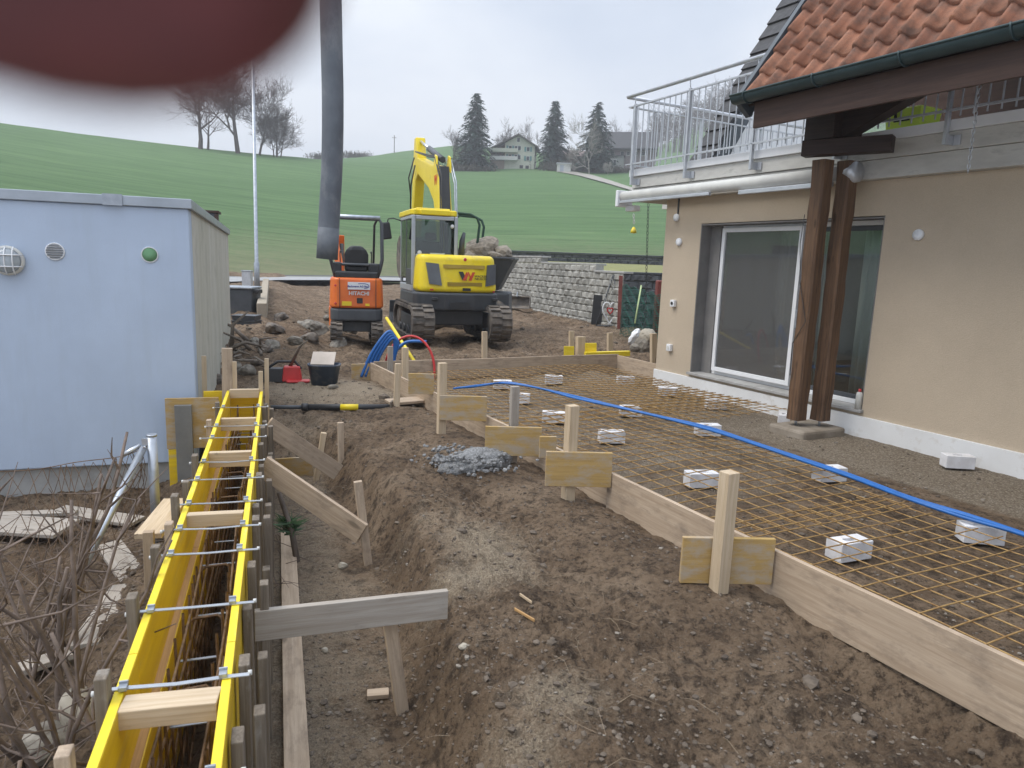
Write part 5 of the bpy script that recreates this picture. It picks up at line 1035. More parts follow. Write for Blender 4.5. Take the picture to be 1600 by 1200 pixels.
conifer(864, 266, 176, 16.0, 4.9, 2, 'narrow pointed conifer right of the far chalet')
conifer(929, 266, 168, 15.5, 6.4, 3, 'rounded conifer with a birch before it, beside the dark roofed house')
HG = 'bare trees by the far houses'
for px, py, d, h, r0, sd_, lab, mt_ in [(786, 250, 200, 12, .18, 31, 'rounded bare tree behind the chalet roof, left one', 'fartwig'), (829, 250, 200, 12.5, .2, 32, 'rounded bare tree between chalet and narrow conifer', 'fartwig'), (921, 268, 160, 13, .16, 33, 'pale birch in front of the rounded conifer', 'birch'), (708, 262, 190, 9, .15, 34, 'low bare tree left of the widest conifer', 'fartwig'), (722, 262, 182, 7, .12, 35, 'pale scrubby tree at the foot of the widest conifer', 'fartwig'), (966, 250, 215, 13, .2, 36, 'bare tree behind the dark roofed house, left one', 'fartwig'), (985, 250, 220, 13, .2, 37, 'bare tree behind the dark roofed house, right one', 'fartwig'), (893, 268, 170, 6, .1, 38, 'low bare bush tree by the white shed', 'fartwig'), (950, 272, 160, 3.5, .06, 39, 'small bare sapling below the dark roofed house', 'birch')]:
    bare_tree(px, py, h, r0, sd_, lab, HG, mt=mt_, d=d, levels=4, nb=(4, 5), tf=.2, spread=.6)
MT['scrub'] = mat('scrub', (.09, .08, .06), (.05, .05, .035), rough=.95, scale=.7)
def scrub(px, py, d, w, h, seed, lab, name='shrub_clump'):
    p = dp(px, py, d); b = V((p.x, d, tz(p.x, d)-.1)); rr = random.Random(seed); m = MB()
    for k in range(int(140*w/4)):
        x = rr.gauss(0, w*.35); y = rr.gauss(0, w*.2); s = V((x, y, 0)); e_ = s+V((rr.gauss(0, .5), rr.gauss(0, .5), rr.uniform(.4, 1)*h)); m.tube([s, s.lerp(e_, .5)+V((rr.gauss(0, .15), 0, 0)), e_], [.07, .05, .03], 3, False)
        for q in range(3): c = s.lerp(e_, rr.uniform(.4, 1)); dd = V((rr.gauss(0, 1), rr.gauss(0, 1), rr.gauss(.3, .6))).normalized()*rr.uniform(.3, .7); m.add([c, c+dd, c+dd*.6+V((.12, 0, .12))], [(0, 1, 2)])
    M = Matrix.Translation(b); tag(m.build(name, MT['scrub'], None, M), lab, 'shrub', 'shrubs by the far houses')
scrub(718, 264, 176, 5, 3.0, 1, 'brownish shrubs at the foot of the widest conifer'); scrub(728, 266, 168, 8, 1.4, 2, 'low hedge of shrubs left of the chalet'); scrub(873, 266, 170, 6, 2.5, 3, 'dark shrubs beside the narrow conifer'); scrub(905, 266, 173, 6, 2.0, 4, 'scrub between shed and birch'); scrub(955, 266, 168, 9, 1.3, 5, 'scrub and fence line below the dark roofed house'); scrub(505, 248, 240, 7, 2.2, 6, 'tiny shrubs on the skyline left of the pump hose'); scrub(552, 245, 255, 12, 2.2, 7, 'tiny shrubs on the skyline right of the pump hose')
# chalet with shuttered windows
MT['cream'] = mat('cream_render', (.52, .53, .44), (.45, .46, .38), rough=.9); MT['teal'] = mat('teal_shutter', (.12, .27, .27), (.09, .22, .22)); MT['chaletroof'] = mat('chalet_roof', (.12, .105, .095), (.08, .07, .065), rough=.9)
MT['darkpane'] = mat('dark_pane', (.04, .05, .06), (.03, .035, .04), rough=.15)
D = 176; p = dp(802, 266, D); CX_ = Matrix.Translation((p.x, D, tz(p.x, D)-.2)) @ Matrix.Rotation(R(-4), 4, 'Z')
ch_ = thing('chalet', 'cream gabled chalet with teal shutters on the hill', 'house', M=CX_)
cp = lambda m, n, mt, par=ch_: m.build(n, mt, par, CX_)
m = MB(); m.prism([(-2.2, 0), (5.0, 0), (5.0, 5.6), (1.0, 7.9), (-2.2, 6.1)], 0, 9, 'y'); cp(m, 'wall', MT['cream'])
m = MB(); m.prism([(-5.6, 2.2), (-2.201, 2.2), (-2.201, 5.9), (-5.6, 4.7)], .6, 8, 'y'); cp(m, 'side_wall', MT['fascia'])
m = MB(); m.prism([(-6.2, 4.55), (1.0, 8.25), (5.9, 5.35), (5.9, 5.0), (1.0, 7.92), (-6.2, 4.25)], -.9, 9.5, 'y'); cp(m, 'roof', MT['chaletroof'])
m = MB(); m.box((-3.9, -.1, 1.0), (3.4, 1.2, 2.0)); cp(m, 'garage_base', mat('brown_wall', (.24, .19, .15), (.19, .15, .12)))
for z in (2.2, 4.0): m = MB(); m.box((-2.4, -.55, z), (6.6, 1.0, .18)); m.box((-2.4, -1.02, z+.45), (6.6, .06, .7)); cp(m, 'balcony', MT['offwhite'] if z < 3 else MT['cream'])
for x in (-5.2, -4.4, -3.6, -2.8):
    for z in (2.95, 4.35): m = MB(); m.box((x, .57, z), (.6, .1, 1.05)); w_ = cp(m, 'window', MT['offwhite']); m = MB(); m.box((x, .5, z), (.5, .05, .95)); cp(m, 'pane', MT['darkpane'], w_)
for x, z, s in [(-.9, 5.0, 1), (.5, 5.0, 1), (1.3, 5.0, 0), (3.4, 4.8, 1), (-.9, 3.0, 1), (.5, 3.0, 1), (1.3, 2.9, 0), (3.4, 2.7, 1), (1.0, 6.9, 0), (1.9, .75, 0), (3.3, .7, 0)]:
    m = MB(); m.box((x, -.04, z), (.8, .1, 1.05 if z > 1 else .7)); w_ = cp(m, 'window', MT['offwhite'] if z > 1 else MT['fascia']); m = MB(); m.box((x, -.1, z), (.64, .06, .9 if z > 1 else .55)); cp(m, 'pane', MT['darkpane'], w_)
    if s:
        for q in (-.68, .68): m = MB(); m.box((x+q, -.05, z), (.45, .08, 1.1)); cp(m, 'shutter', MT['teal'], w_)
# farmhouse with a big dark roof
D = 178; p = dp(963, 268, D); FX = Matrix.Translation((p.x+1.0, D, tz(p.x, D)-.3)) @ Matrix.Rotation(R(-10), 4, 'Z'); fh = thing('farmhouse', 'mauve grey farmhouse with large dark roof on the hill', 'house', M=FX); fp_ = lambda m, n, mt, par=fh: m.build(n, mt, par, FX)
m = MB(); m.box((1.5, 4, 2.7), (13, 8, 5.4)); fp_(m, 'wall', mat('mauve_render', (.25, .2, .2), (.2, .165, .165)))
m = MB(); m.prism([(-1.3, 5.0), (4.0, 9.6), (9.3, 5.0), (9.3, 5.4), (4, 10.0), (-1.3, 5.4)], -5.6, 8.6, 'x'); fp_(m, 'roof', MT['darktile'])
m = MB(); m.box((-1.6, -.9, 1.7), (4.6, 2.2, 3.4)); fp_(m, 'porch_wall', mat('grey_wall', (.26, .27, .26), (.2, .21, .2))); m = MB(); m.box((-1.6, -.9, 3.5), (5.2, 2.7, .25)); fp_(m, 'porch_top', MT['darktile'])
for x, z in [(-3.6, 4.3), (-2.2, 4.3), (.2, 4.3), (1.6, 4.3), (3.4, 4.3), (5.2, 4.3)]: m = MB(); m.box((x, -.04, z), (.9, .12, 1.0)); w_ = fp_(m, 'window', MT['offwhite']); m = MB(); m.box((x, -.11, z), (.75, .06, .85)); fp_(m, 'pane', MT['darkpane'], w_)
for x in (-3.2, -2.3, -1.4): m = MB(); m.box((x, -2.03, 1.9), (.7, .1, 1.5)); w_ = fp_(m, 'window', MT['offwhite']); m = MB(); m.box((x, -2.09, 1.9), (.55, .06, 1.3)); fp_(m, 'pane', MT['darkpane'], w_)
for x in (-1.5, .6): m = MB(); m.box((x, 1.0, 7.2), (.7, .8, .1), Matrix.Rotation(R(41), 4, 'X')); fp_(m, 'skylight', MT['offwhite'])
D = 165; p = dp(881, 268, D); M = Matrix.Translation((p.x, D, tz(p.x, D)-.1)); sh = thing('garden_shed', 'small white shed between the two conifers', 'shed', M=M)
m = MB(); m.box((0, 1, 1.0), (3.0, 2, 2.0)); m.build('wall', MT['offwhite'], sh, M); m = MB(); m.box((0, 1, 2.1), (3.4, 2.5, .2)); m.build('roof', MT['rail'], sh, M); m = MB(); m.box((-.5, -.03, .85), (.8, .06, 1.7)); m.build('door', MT['galv'], sh, M)
p = dp(897, 250, 185); M = Matrix.Translation((p.x, 185, tz(p.x, 185)-.1)); bn = thing('red_barn', 'low reddish roofed barn behind the birch', 'barn', M=M); m = MB(); m.box((0, 2, 1.5), (9, 4, 3)); m.build('wall', MT['fascia'], bn, M); m = MB(); m.prism([(-.5, 2.9), (2, 4.6), (4.5, 2.9)], -5, 5, 'x'); m.build('roof', mat('faded_red_roof', (.27, .2, .18), (.2, .15, .14)), bn, M)
p = dp(616, 237, 255); M = Matrix.Translation((p.x, 255, tz(p.x, 255)-.2)); pp = thing('power_pole', 'thin power pole on the far crest', 'pole', M=M); m = MB(); m.cyl((0, 0, 0), (0, 0, 6.0), .13, 6); m.build('pole', MT['bark'], pp, M); m = MB(); m.box((0, 0, 5.2), (1.6, .12, .14)); m.build('crossarm', MT['bark'], pp, M)
# path, bank fence and wall line up to the houses
def on_field(pts): return [tuple(thit(x, y)[:2]) for x, y in pts]
ribbon('path', on_field([(868, 269), (905, 276), (945, 287), (985, 299), (1040, 315)]), on_field([(885, 267.5), (925, 275), (955, 284), (985, 294), (1040, 309)]), mat('gravel_path', (.34, .32, .28), (.27, .255, .22), rough=.95), 'pale track climbing to the far houses', .22)
# leafless wood on the hill at the right
def wood():
    m = MB(); rr = random.Random(5)
    for k in range(330):
        px = rr.uniform(1000, 1500); d = rr.uniform(300, 430); a = ray(px, 400); x = a.x/math.hypot(a.x, a.y)*d; y = a.y/math.hypot(a.x, a.y)*d; b = V((x, y, tz(x, y)-.5)); h = rr.uniform(11, 19)
        m.tube([b, b+V((rr.gauss(0, .4), 0, h))], [.28, .06], 3, False)
        for q in range(26):
            s = b+Z*h*rr.uniform(.3, .98); dd = V((rr.gauss(0, 1), rr.gauss(0, 1), rr.uniform(.2, 1.6))).normalized()*h*rr.uniform(.12, .3); e_ = s+dd; m.tube([s, e_], [.1, .05], 3, False)
            for _ in range(2): f = s.lerp(e_, rr.uniform(.4, 1)); m.tube([f, f+V((rr.gauss(0, 1), rr.gauss(0, 1), rr.uniform(.3, 1.2)))*h*.07], [.07, .04], 3, False)
    tag(m.build('bare_wood', MT['fartwig']), 'leafless grey wood covering the hill behind the balcony', 'wood', None, 'stuff')
wood()
# ------------------------------------------------------------------ block retaining wall, raised lawn, things on it
MT['block'] = mat('split_block', (.42, .41, .375), (.24, .235, .215), rough=.95, scale=2.2, bs=.7, bscale=30, bd=.015, dirt=(.12, .12, .11), dscale=.8, dlo=.52, dhi=.78)
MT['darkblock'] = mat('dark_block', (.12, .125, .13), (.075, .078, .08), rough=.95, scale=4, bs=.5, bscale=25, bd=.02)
def blockwall(name, segs, zt_of, z0, lab, mt, cap=True, bh=.2, bl=.44):
    t = thing(name, lab, 'wall', (segs[0][0], segs[0][1], z0)); rr = random.Random(9); m = MB(); c = MB()
    for (xa, ya), (xb, yb) in zip(segs, segs[1:]):
        A, B = V((xa, ya, 0)), V((xb, yb, 0)); d = (B-A).normalized(); nrm = V((d.y, -d.x, 0)); L = (B-A).length; k = 0; zmax = max(zt_of(0), zt_of(1))
        z = z0
        while z < 3:
            x = -(k % 2)*bl*.5
            any_ = False
            while x < L:
                a, b = max(x, 0)+.003, min(x+bl*rr.uniform(.96, 1.0), L)-.003; x += bl
                f = (A+d*(a+b)/2); top = zt_of((f.x, f.y))
                if b-a < .05 or z+bh > top+.05: continue
                any_ = True; lo = f+nrm*0; of = [rr.uniform(-.02, .03) for _ in range(9)]
                P0 = A+d*a; P1 = A+d*b; zz = (z+.003, z+bh-.003)
                g = [P0+Z*zz[0], P1+Z*zz[0], P1+Z*zz[1], P0+Z*zz[1]]; mid = [A+d*(a+(b-a)*s_)+Z*(zz[0]+(zz[1]-zz[0])*t_)+nrm*(.035+of[q]) for q, (s_, t_) in enumerate([(.2, .2), (.5, .2), (.8, .2), (.2, .8), (.5, .8), (.8, .8)])]
                m.add(g+mid+[p-nrm*.25 for p in g], [(0, 1, 5, 4), (1, 6, 5), (0, 4, 7, 3), (1, 2, 9, 6), (3, 7, 8, 2), (8, 9, 2), (4, 5, 8, 7), (5, 6, 9, 8), (3, 2, 12, 13), (0, 3, 13, 10), (1, 11, 12, 2)])
            z += bh; k += 1
            if not any_ and z > 1: break
    m.worldto(W[t.name]).build('blocks', mt, t); return t
def ztop(q):
    if not isinstance(q, tuple): return 2
    y = q[1]; return 1.86 if y > 25.0 else (1.66 if y > 21.2 else 1.5)
wl = [(-1.4, 31.0), (2.95, 19.6)]; wr = [(2.95, 19.6), (9.0, 21.0)]
bw = blockwall('block_wall', wl, ztop, -.1, 'pale split block retaining wall stepping down toward the house', MT['block'])
for a, b, z in (((-1.5, 31.1), (.93, 25.0), 1.9), ((.9, 25.0), (2.4, 21.2), 1.7), ((2.35, 21.2), (3.0, 19.55), 1.5)):
    d = (V((*b, 0))-V((*a, 0))).normalized(); nrm = V((d.y, -d.x, 0)); board('coping', V((*a, z+.03))-nrm*.12, V((*b, z+.03))-nrm*.12, .06, .36, Z, MT['concrete'], bw, .01)
bw2 = blockwall('block_wall', wr, lambda q: 1.5, -.1, 'shaded right part of the block wall behind the green net', MT['darkblock'])  # same wall turning the corner; its shade is put into the dark colour
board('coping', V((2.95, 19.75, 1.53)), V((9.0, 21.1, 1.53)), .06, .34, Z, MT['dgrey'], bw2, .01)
m = MB(); pts = [(-1.5, 31.2), (.95, 25.1), (2.5, 21.3), (3.1, 19.8), (9.0, 21.2), (11, 34.6), (-2.5, 34.6)]; m.prism(pts, -.2, 1.46, 'z'); m.v = [(x, y, 1.82 if z > 1 and y > 33 else z) for x, y, z in m.v]; lw = m.build('raised_lawn', mat('lawn', (.24, .23, .085), (.15, .16, .06), rough=.95, scale=3, bs=.5, bscale=30, bd=.03)); tag(lw, 'yellowish raised lawn behind the block wall', None, None, 'structure')
bd = blockwall('dark_wall', [(-3.0, 34.7), (12, 35.6)], lambda q: 2.32, 1.6, 'low dark stone wall along the back of the raised lawn', MT['darkblock'])
board('coping', V((-3.0, 34.8, 2.24)), V((12, 35.7, 2.24)), .07, .4, Z, MT['dgrey'], bd, .01)
def lawnpost(px, yt, yb, r, lab, name, mt, cat='post', hook=True):
    b = gp(px-3 if False else px, yb, 1.46); top = dp(px, yt, b.y); t = thing(name, lab, cat, b); m = MB(); m.tube([b, V((top.x, b.y, top.z))], r, 8); m.worldto(W[t.name]).build('pole', mt, t)
    if hook: m = MB(); m.tube([V((top.x, b.y, top.z)), V((top.x+.15, b.y, top.z+.02)), V((top.x+.3, b.y, top.z-.1)), V((top.x+.32, b.y, top.z-.3))], r*.5, 6); m.worldto(W[t.name]).build('hook', mt, t)
MT['greenpole'] = mat('green_pole', (.015, .09, .06), (.012, .07, .05), rough=.5)
lawnpost(908, 334, 414, .035, 'green hooked pole on the raised lawn, left one', 'garden_pole', MT['greenpole']); lawnpost(1000, 329, 420, .035, 'green hooked pole near the house corner', 'garden_pole', MT['greenpole'], hook=False)
chain(dp(1013, 318, 15), dp(1007, 535, 15), 'garden_chain', 'dark plant chain hanging near the house corner', .07, .006, 'black')
chain(dp(990, 335, 12), dp(991, 352, 12), 'bell_cord', 'thin cord under the balcony corner', .05, .006, 'offwhite')
p = dp(990, 360, 12); m = MB(); m.lathe([(0, .0), (.05, .01), (.045, .05), (.02, .1), (0, .11)], (0, 0, -.05), 10); tag(m.build('hanging_ornament', MT['panel_edge'], None, Matrix.Translation(p)), 'small yellow ornament hanging under the balcony corner', 'ornament')
p = gp(922, 412, 1.46); t = thing('garden_lantern', 'small greenish garden lantern figure on the raised lawn', 'lantern', p)
m = MB(); m.lathe([(0, 0), (.2, 0), (.18, .25), (.08, .3), (.07, .5), (.14, .55), (.13, .75), (.2, .78), (.05, .95), (0, 1.0)], (0, 0, 0), 12); m.build('lantern_body', mat('verdigris', (.22, .3, .27), (.15, .2, .18)), t)
p = gp(988, 421, 1.5); t = thing('bird_house', 'bird house with lime green roof on the wall coping', 'bird house', p+Z*.02); m = MB(); m.box((0, 0, .1), (.34, .3, .2)); m.build('box_body', MT['fascia'], t); m = MB(); m.prism([(-.28, .18), (0, .36), (.28, .18), (.28, .22), (0, .41), (-.28, .22)], -.24, .24, 'y'); m.build('roof', mat('lime_roof', (.4, .45, .12), (.32, .37, .1)), t)
# bare shrub on the lawn
p = gp(935, 414, 1.46); rr = random.Random(12); t = thing('garden_shrub', 'leafless pale shrub on the raised lawn behind the wall', 'shrub', p); m = MB()
for k in range(46):
    s = V((rr.gauss(0, .25), rr.gauss(0, .2), 0)); e_ = s+V((rr.gauss(0, .5), rr.gauss(0, .3), rr.uniform(.7, 1.75))); m.tube([s, s.lerp(e_, .5)+V((rr.gauss(0, .08), 0, 0)), e_], [.014, .011, .008], 3, False)
    for q in range(3): c = s.lerp(e_, rr.uniform(.3, .9)); m.tube([c, c+V((rr.gauss(0, .15), rr.gauss(0, .1), rr.uniform(.1, .35)))], [.009, .006], 3, False)
m.build('stems', MT['birch'], t)
p = gp(1040, 425, 1.46)
for px, h, l in [(1028, 1.9, 'single tall dry stem by the house corner'), (960, 1.4, 'thin dry sapling on the lawn right of the shrub')]:
    q = gp(px, 418, 1.46); rr = random.Random(px); t = thing('dry_sapling', l, 'plant', q); m = MB(); m.tube([(0, 0, 0), (.05, 0, h*.5), (.02, 0, h)], [.02, .015, .008], 5); [m.tube([(.03, 0, h*f), (.03+rr.gauss(0, .25), 0, h*f+.3)], .007, 3, False) for f in (.4, .55, .7, .8)]; m.build('stem', MT['twig'], t)
# ------------------------------------------------------------------ things standing about the yard
# concrete pump hose hanging in from above
ph = [dp(517, -260, 5.4), dp(516, -60, 5.4), dp(518, 60, 5.4), dp(520, 160, 5.4), dp(519, 250, 5.4), dp(515, 330, 5.4), dp(511, 404, 5.4)]
b = ph[-1]; hs = thing('pump_hose', 'thick grey concrete pump hose hanging down in mid air', 'hose', b)
MT['hose'] = mat('cement_hose', (.13, .145, .165), (.085, .095, .11), rough=.65, scale=5, bs=.15, bscale=70, stretch=(1, 1, .6), dirt=(.27, .28, .285), dscale=3, dlo=.5, dhi=.8)
m = MB(); rr_ = .077; m.tube(spline([p-b for p in ph], 5), [rr_]*31, 24); m.build('hose_tube', MT['hose'], hs)
m = MB(); m.tube([ph[-2].lerp(b, .35)-b, V((0, 0, 0))-Z*.004], [.0785, .079], 24); m.build('worn_end', mat('worn_hose_end', (.15, .165, .18), (.1, .11, .125), rough=.8, scale=7, dirt=(.07, .08, .09), dscale=4), hs)
# lamp post
b = gp(402, 455, .2); b.y = 28; b = dp(402, 455, 28.0); tp = dp(395, 95, 28.0); lp = thing('lamp_post', 'slim galvanised street lamp post behind the garage', 'lamp post', b)
m = MB(); m.tube([(0, 0, -.4), (0, 0, 1.1), (0, 0, 1.15), (tp.x-b.x, 0, 9.6)], [.11, .105, .075, .05], 12); m.build('pole', MT['galv'], lp); m = MB(); m.tube([(tp.x-b.x, 0, 9.55), (tp.x-b.x, .4, 9.75)], .03, 8); m.box((tp.x-b.x, .75, 9.77), (.24, .7, .1), None, 0, .8); m.build('lamp_head', MT['rail'], lp)
# grey cabinet, bin, crate stack, kerb stones right of the garage
b = dp(387, 452, 27.0); t = thing('junction_cabinet', 'small pale grey cabinet left of the lamp post', 'cabinet', b); m = MB(); m.box((0, 0, .3), (.34, .25, .75)); m.build('cabinet_body', MT['rail'], t, None, .015); m = MB(); m.box((0, 0, .69), (.38, .29, .04)); m.build('lid', MT['galv'], t, None, .01)
b = dp(382, 496, 17.5); t = thing('waste_container', 'dark waste container with pale lid beside the garage', 'container', b); m = MB(); m.box((-.05, 0, .28), (.68, .6, .85), None, 0, 1.08); m.build('container_body', MT['dgrey'], t, None, .03); m = MB(); m.box((-.05, -.02, .74), (.78, .68, .06)); m.build('lid', MT['galv'], t, None, .02); m = MB(); m.box((.38, -.1, .66), (.14, .3, .1)); m.build('handle', MT['black'], t, None, .02)
b = dp(386, 522, 14.6); CG = 'stacked grey crates beside the garage'
for k in range(4):
    M = Matrix.Translation(b+V((0, 0, -.02+.105*k))) @ Matrix.Rotation(R(-4+3*k % 5), 4, 'Z'); m = MB(); m.box((0, 0, .05), (.46, .36, .085), None, 0, 1.05); m.box((0, 0, .094), (.5, .4, .018)); tag(m.build('grey_crate', MT['dgrey'], None, M, .006), ['lowest grey crate in the stack beside the garage', 'second grey crate from the bottom of the stack', 'third grey crate from the bottom of the stack', 'topmost grey crate in the stack beside the garage'][k], 'crate', CG)
a = dp(410, 520, 16.0); c_ = dp(416, 452, 29.0); tag(board('kerb_stone', V((a.x, a.y, .32)), V((c_.x, c_.y, .42)), .55, .22, Z, mat('sandy_kerb', (.4, .34, .26), (.27, .23, .175), rough=.9, scale=2, dirt=(.2, .17, .13)), None, .02), 'long sandy kerb running from the road beside the bin', 'kerb')
# rubble stones and roots by the garage and the machine
SG_ = 'rubble stones lying in the yard'
for k, (px, py, dia, lab) in enumerate([(500, 521, .62, 'big cracked grey stone before the orange excavator'), (478, 512, .5, 'angular grey stone left of the big cracked stone'), (527, 512, .55, 'whitish stone under the orange excavator'), (527, 541, .42, 'pale rounded stone before the orange excavator track'), (485, 535, .4, 'dark low stone in the rubble row'), (462, 536, .3, 'small grey stone at the left of the rubble row'), (430, 520, .5, 'dark earthy lump right of the crate stack'), (425, 545, .28, 'flat stone beside the root heap'), (400, 541, .28, 'round pale stone in the root heap'), (416, 552, .26, 'dark round lump in the root heap'), (545, 520, .4, 'stone beside the orange excavator rear'), (515, 500, .4, 'muddy stone behind the rubble row'), (440, 500, .42, 'earth clod near the kerb'), (522, 607, .13, 'small stone beside the mortar tub'), (385, 585, .3, 'flat grey stone behind the shuttering end'), (367, 575, .25, 'stone behind the far left stake'), (345, 600, .28, 'dark lump at the garage wall foot')]):
    p = gpt(px, py); s = dia*.42; m = MB(); m.blob((0, 0, s*.3), (s, s*.8, s*.68), k+40, .34, 3); tag(m.build('rubble_stone', MT['stone'] if 'dark' not in lab and 'earth' not in lab else MT['rubber'], None, Matrix.Translation(p)), lab, 'stone', SG_)
p = gpt(380, 560); rr = random.Random(3); t = thing('root_heap', 'tangled grey roots dug up beside the garage wall', 'roots', p); m = MB()
for k in range(34):
    s = V((rr.gauss(0, .3), rr.gauss(0, .5), rr.uniform(-.05, .15))); d = V((rr.gauss(0, 1), rr.gauss(0, .6), rr.uniform(-.2, .9))).normalized(); L = rr.uniform(.25, .7); r = rr.uniform(.012, .04); m.tube([s, s+d*L*.5+V((0, 0, rr.uniform(-.05, .08))), s+d*L+V((rr.gauss(0, .1), 0, -.1))], [r, r*.7, r*.3], 5)
m.build('roots', mat('root_bark', (.25, .21, .17), (.12, .1, .08), rough=.9, scale=9), t)
# red tool and mortar tub
p = gpt(447, 597); t = thing('power_saw', 'red and black power saw lying in the mud', 'saw', p, R(15)); m = MB(); m.box((.08, 0, .12), (.26, .2, .2), None, 0, .8); m.box((.16, -.1, .03), (.3, .16, .03)); m.build('saw_body', MT['redhose'], t, None, .03); m = MB(); m.box((-.16, .02, .1), (.3, .2, .18), None, 0, .8); m.tube([(-.22, 0, .2), (-.1, 0, .28), (.12, 0, .28), (.2, 0, .18)], .02, 8); m.build('motor', MT['black'], t, None, .03)
p = gpt(507, 600); t = thing('mortar_tub', 'dark blue mortar tub with a pale board on top', 'tub', p, R(6)); m = MB(); n_ = 18
ring = lambda r, z: [(r*1.0*math.copysign(abs(math.cos(a))**.75, math.cos(a)), r*.8*math.copysign(abs(math.sin(a))**.75, math.sin(a)), z) for a in np.linspace(0, 2*math.pi, n_, endpoint=False)]
m.loft([ring(.165, 0), ring(.205, .25), ring(.215, .25), ring(.215, .27), ring(.195, .27), ring(.158, .02)], True, 0, True); m.build('tub_body', mat('blue_tub', (.06, .085, .13), (.04, .055, .085), rough=.6, scale=6, dirt=(.2, .2, .2), dscale=5), t)
m = MB(); m.box((-.02, .06, .33), (.3, .26, .02), Matrix.Rotation(R(32), 4, 'X')); tag(m.build('tub_board', mat('pale_board', (.5, .43, .37), (.42, .36, .3)), None, Matrix.Translation(p) @ Matrix.Rotation(R(6), 4, 'Z')), 'pale board leaning in the mortar tub', 'board')
# black and yellow pole lying over the end of the trench
a = gpt(424, 640); c_ = gpt(612, 634); a = V((a.x, a.y, .05)); c_ = V((c_.x, c_.y, .06)); t = thing('striped_pole', 'black steel prop with a yellow band lying across the trench end', 'pole', a); q = lambda f: a.lerp(c_, f)-a
m = MB(); m.tube([q(0), q(.27)], .022, 10); m.build('inner_tube', MT['dgrey'], t); m = MB(); m.tube([q(.25), q(.3)], .043, 12); m.build('collar', MT['black'], t); m = MB(); m.tube([q(.301), q(1)], .035, 12); m.build('outer_tube', MT['black'], t); m = MB(); m.tube([q(.57), q(.72)], .036, 12); m.build('yellow_band', MT['yellow'], t); m = MB(); m.box(q(1.0), (.02, .14, .14)); m.build('end_plate', MT['oldwood'], t)
# coil of blue hose, red hose and yellow pole behind the far edge board
p = gp(590, 588, .05)
for k in range(4):
    h0 = p+V((-.16+.05*k, -.1+.03*k, .0)); top = p+V((.12+.02*k, .05, .62-.03*k)); pts = spline([h0+V((-.05, 0, 0)), h0.lerp(top, .5)+V((-.06, 0, .02)), top, top+V((.09, .02, -.05)), top+V((.1-.02*k, .03, -.3)), p+V((.16+.03*k, .06, .05))], 6); m = MB(); m.tube(pts, .022, 8); M = Matrix.Translation(pts[0]); m.worldto(M); tag(m.build('blue_hose_loop', MT['bluehose'], None, M), 'blue hose loop standing at the far end of the edge board', 'hose', 'blue hose loops at the far terrace corner')
p2 = gp(640, 580, .1); pts = [p2+V((.36*math.cos(a)+.0, .1*math.sin(a), .0+.5*math.sin(a))) for a in np.linspace(-.4, 2.9, 18)]; m = MB(); m.tube(pts, .018, 8); M = Matrix.Translation(pts[0]); m.worldto(M); tag(m.build('red_hose', MT['redhose'], None, M), 'red hose arching over the far terrace corner', 'hose')
pts = spline([p2+V((-.3, .3, .2)), p2+V((-.1, .32, .38)), p2+V((.2, .3, .4))], 6); m = MB(); m.tube(pts, .025, 8); M = Matrix.Translation(pts[0]); m.worldto(M); tag(m.build('blue_hose', MT['bluehose'], None, M), 'short blue hose bend beside the red hose', 'hose')
a, c_ = dp(604, 497, 11.8), dp(652, 572, 10.2); m = MB(); m.tube([a, c_], .026, 8); M = Matrix.Translation(a); m.worldto(M); tag(m.build('yellow_pole', MT['panel_edge'], None, M), 'yellow pole leaning behind the red hose', 'pole')
# grey gravel heap
p = gpt(738, 728); m = MB(); m.blob((0, 0, .0), (.26, .2, .13), 77, .3, 4, 0, True); rr = random.Random(5); [m.blob((.3*rr.gauss(0, .55), .24*rr.gauss(0, .55), max(0, .115-.12*rr.random())), (q_, q_*.9, q_*.7), k_, .3, 1) for k_ in range(420) for q_ in [rr.uniform(.008, .026)]]; tag(m.build('gravel_heap', mat('grey_gravel', (.36, .36, .36), (.17, .17, .165), rough=.95, scale=70, bs=1.0, bscale=80, bd=.02), None, Matrix.Translation(p)), 'small heap of grey gravel between trench and terrace', 'heap')
# heart panel, green net, white bag, things by the house corner
p = dp(955, 503, 20.0); p.z = gz(p.x, p.y); t = thing('heart_panel', 'pointed lattice panel with a white heart leaning on the wall', 'garden panel', p); m = MB(); X0 = 0
for a, b in (((-.42, 0), (.0, 1.45)), ((.0, 1.45), (.3, 0)), ((-.42, .02), (.3, .02))): m.tube([(a[0], 0, a[1]), (b[0], .12 if b[1] > 1 else 0, b[1])], .025, 6)
m.build('panel_frame', MT['dgrey'], t); m = MB(); hp_ = [(.16*16*math.sin(a)**3/12-.05, .0, .42+(13*math.cos(a)-5*math.cos(2*a)-2*math.cos(3*a)-math.cos(4*a))*.022) for a in np.linspace(0, 6.283, 30)]; m.tube(hp_, .022, 6); m.build('white_heart', MT['white'], t)
m = MB(); m.tube([(-.05+.08*math.sin(a)**3, -.01, .45+(13*math.cos(a)-5*math.cos(2*a)-2*math.cos(3*a)-math.cos(4*a))*.006) for a in np.linspace(0, 6.283, 20)], .02, 6); m.build('red_heart', MT['redhose'], t)
m = MB(); rr = random.Random(2)
for k in range(16): z = rr.uniform(.1, 1.1); w_ = .36*(1-z/1.45); m.tube([(rr.uniform(-w_, w_)-.05, .03, z), (rr.uniform(-w_, w_)-.05, .03, z+.25)], .009, 4, False)
m.build('lattice', MT['offwhite'], t)
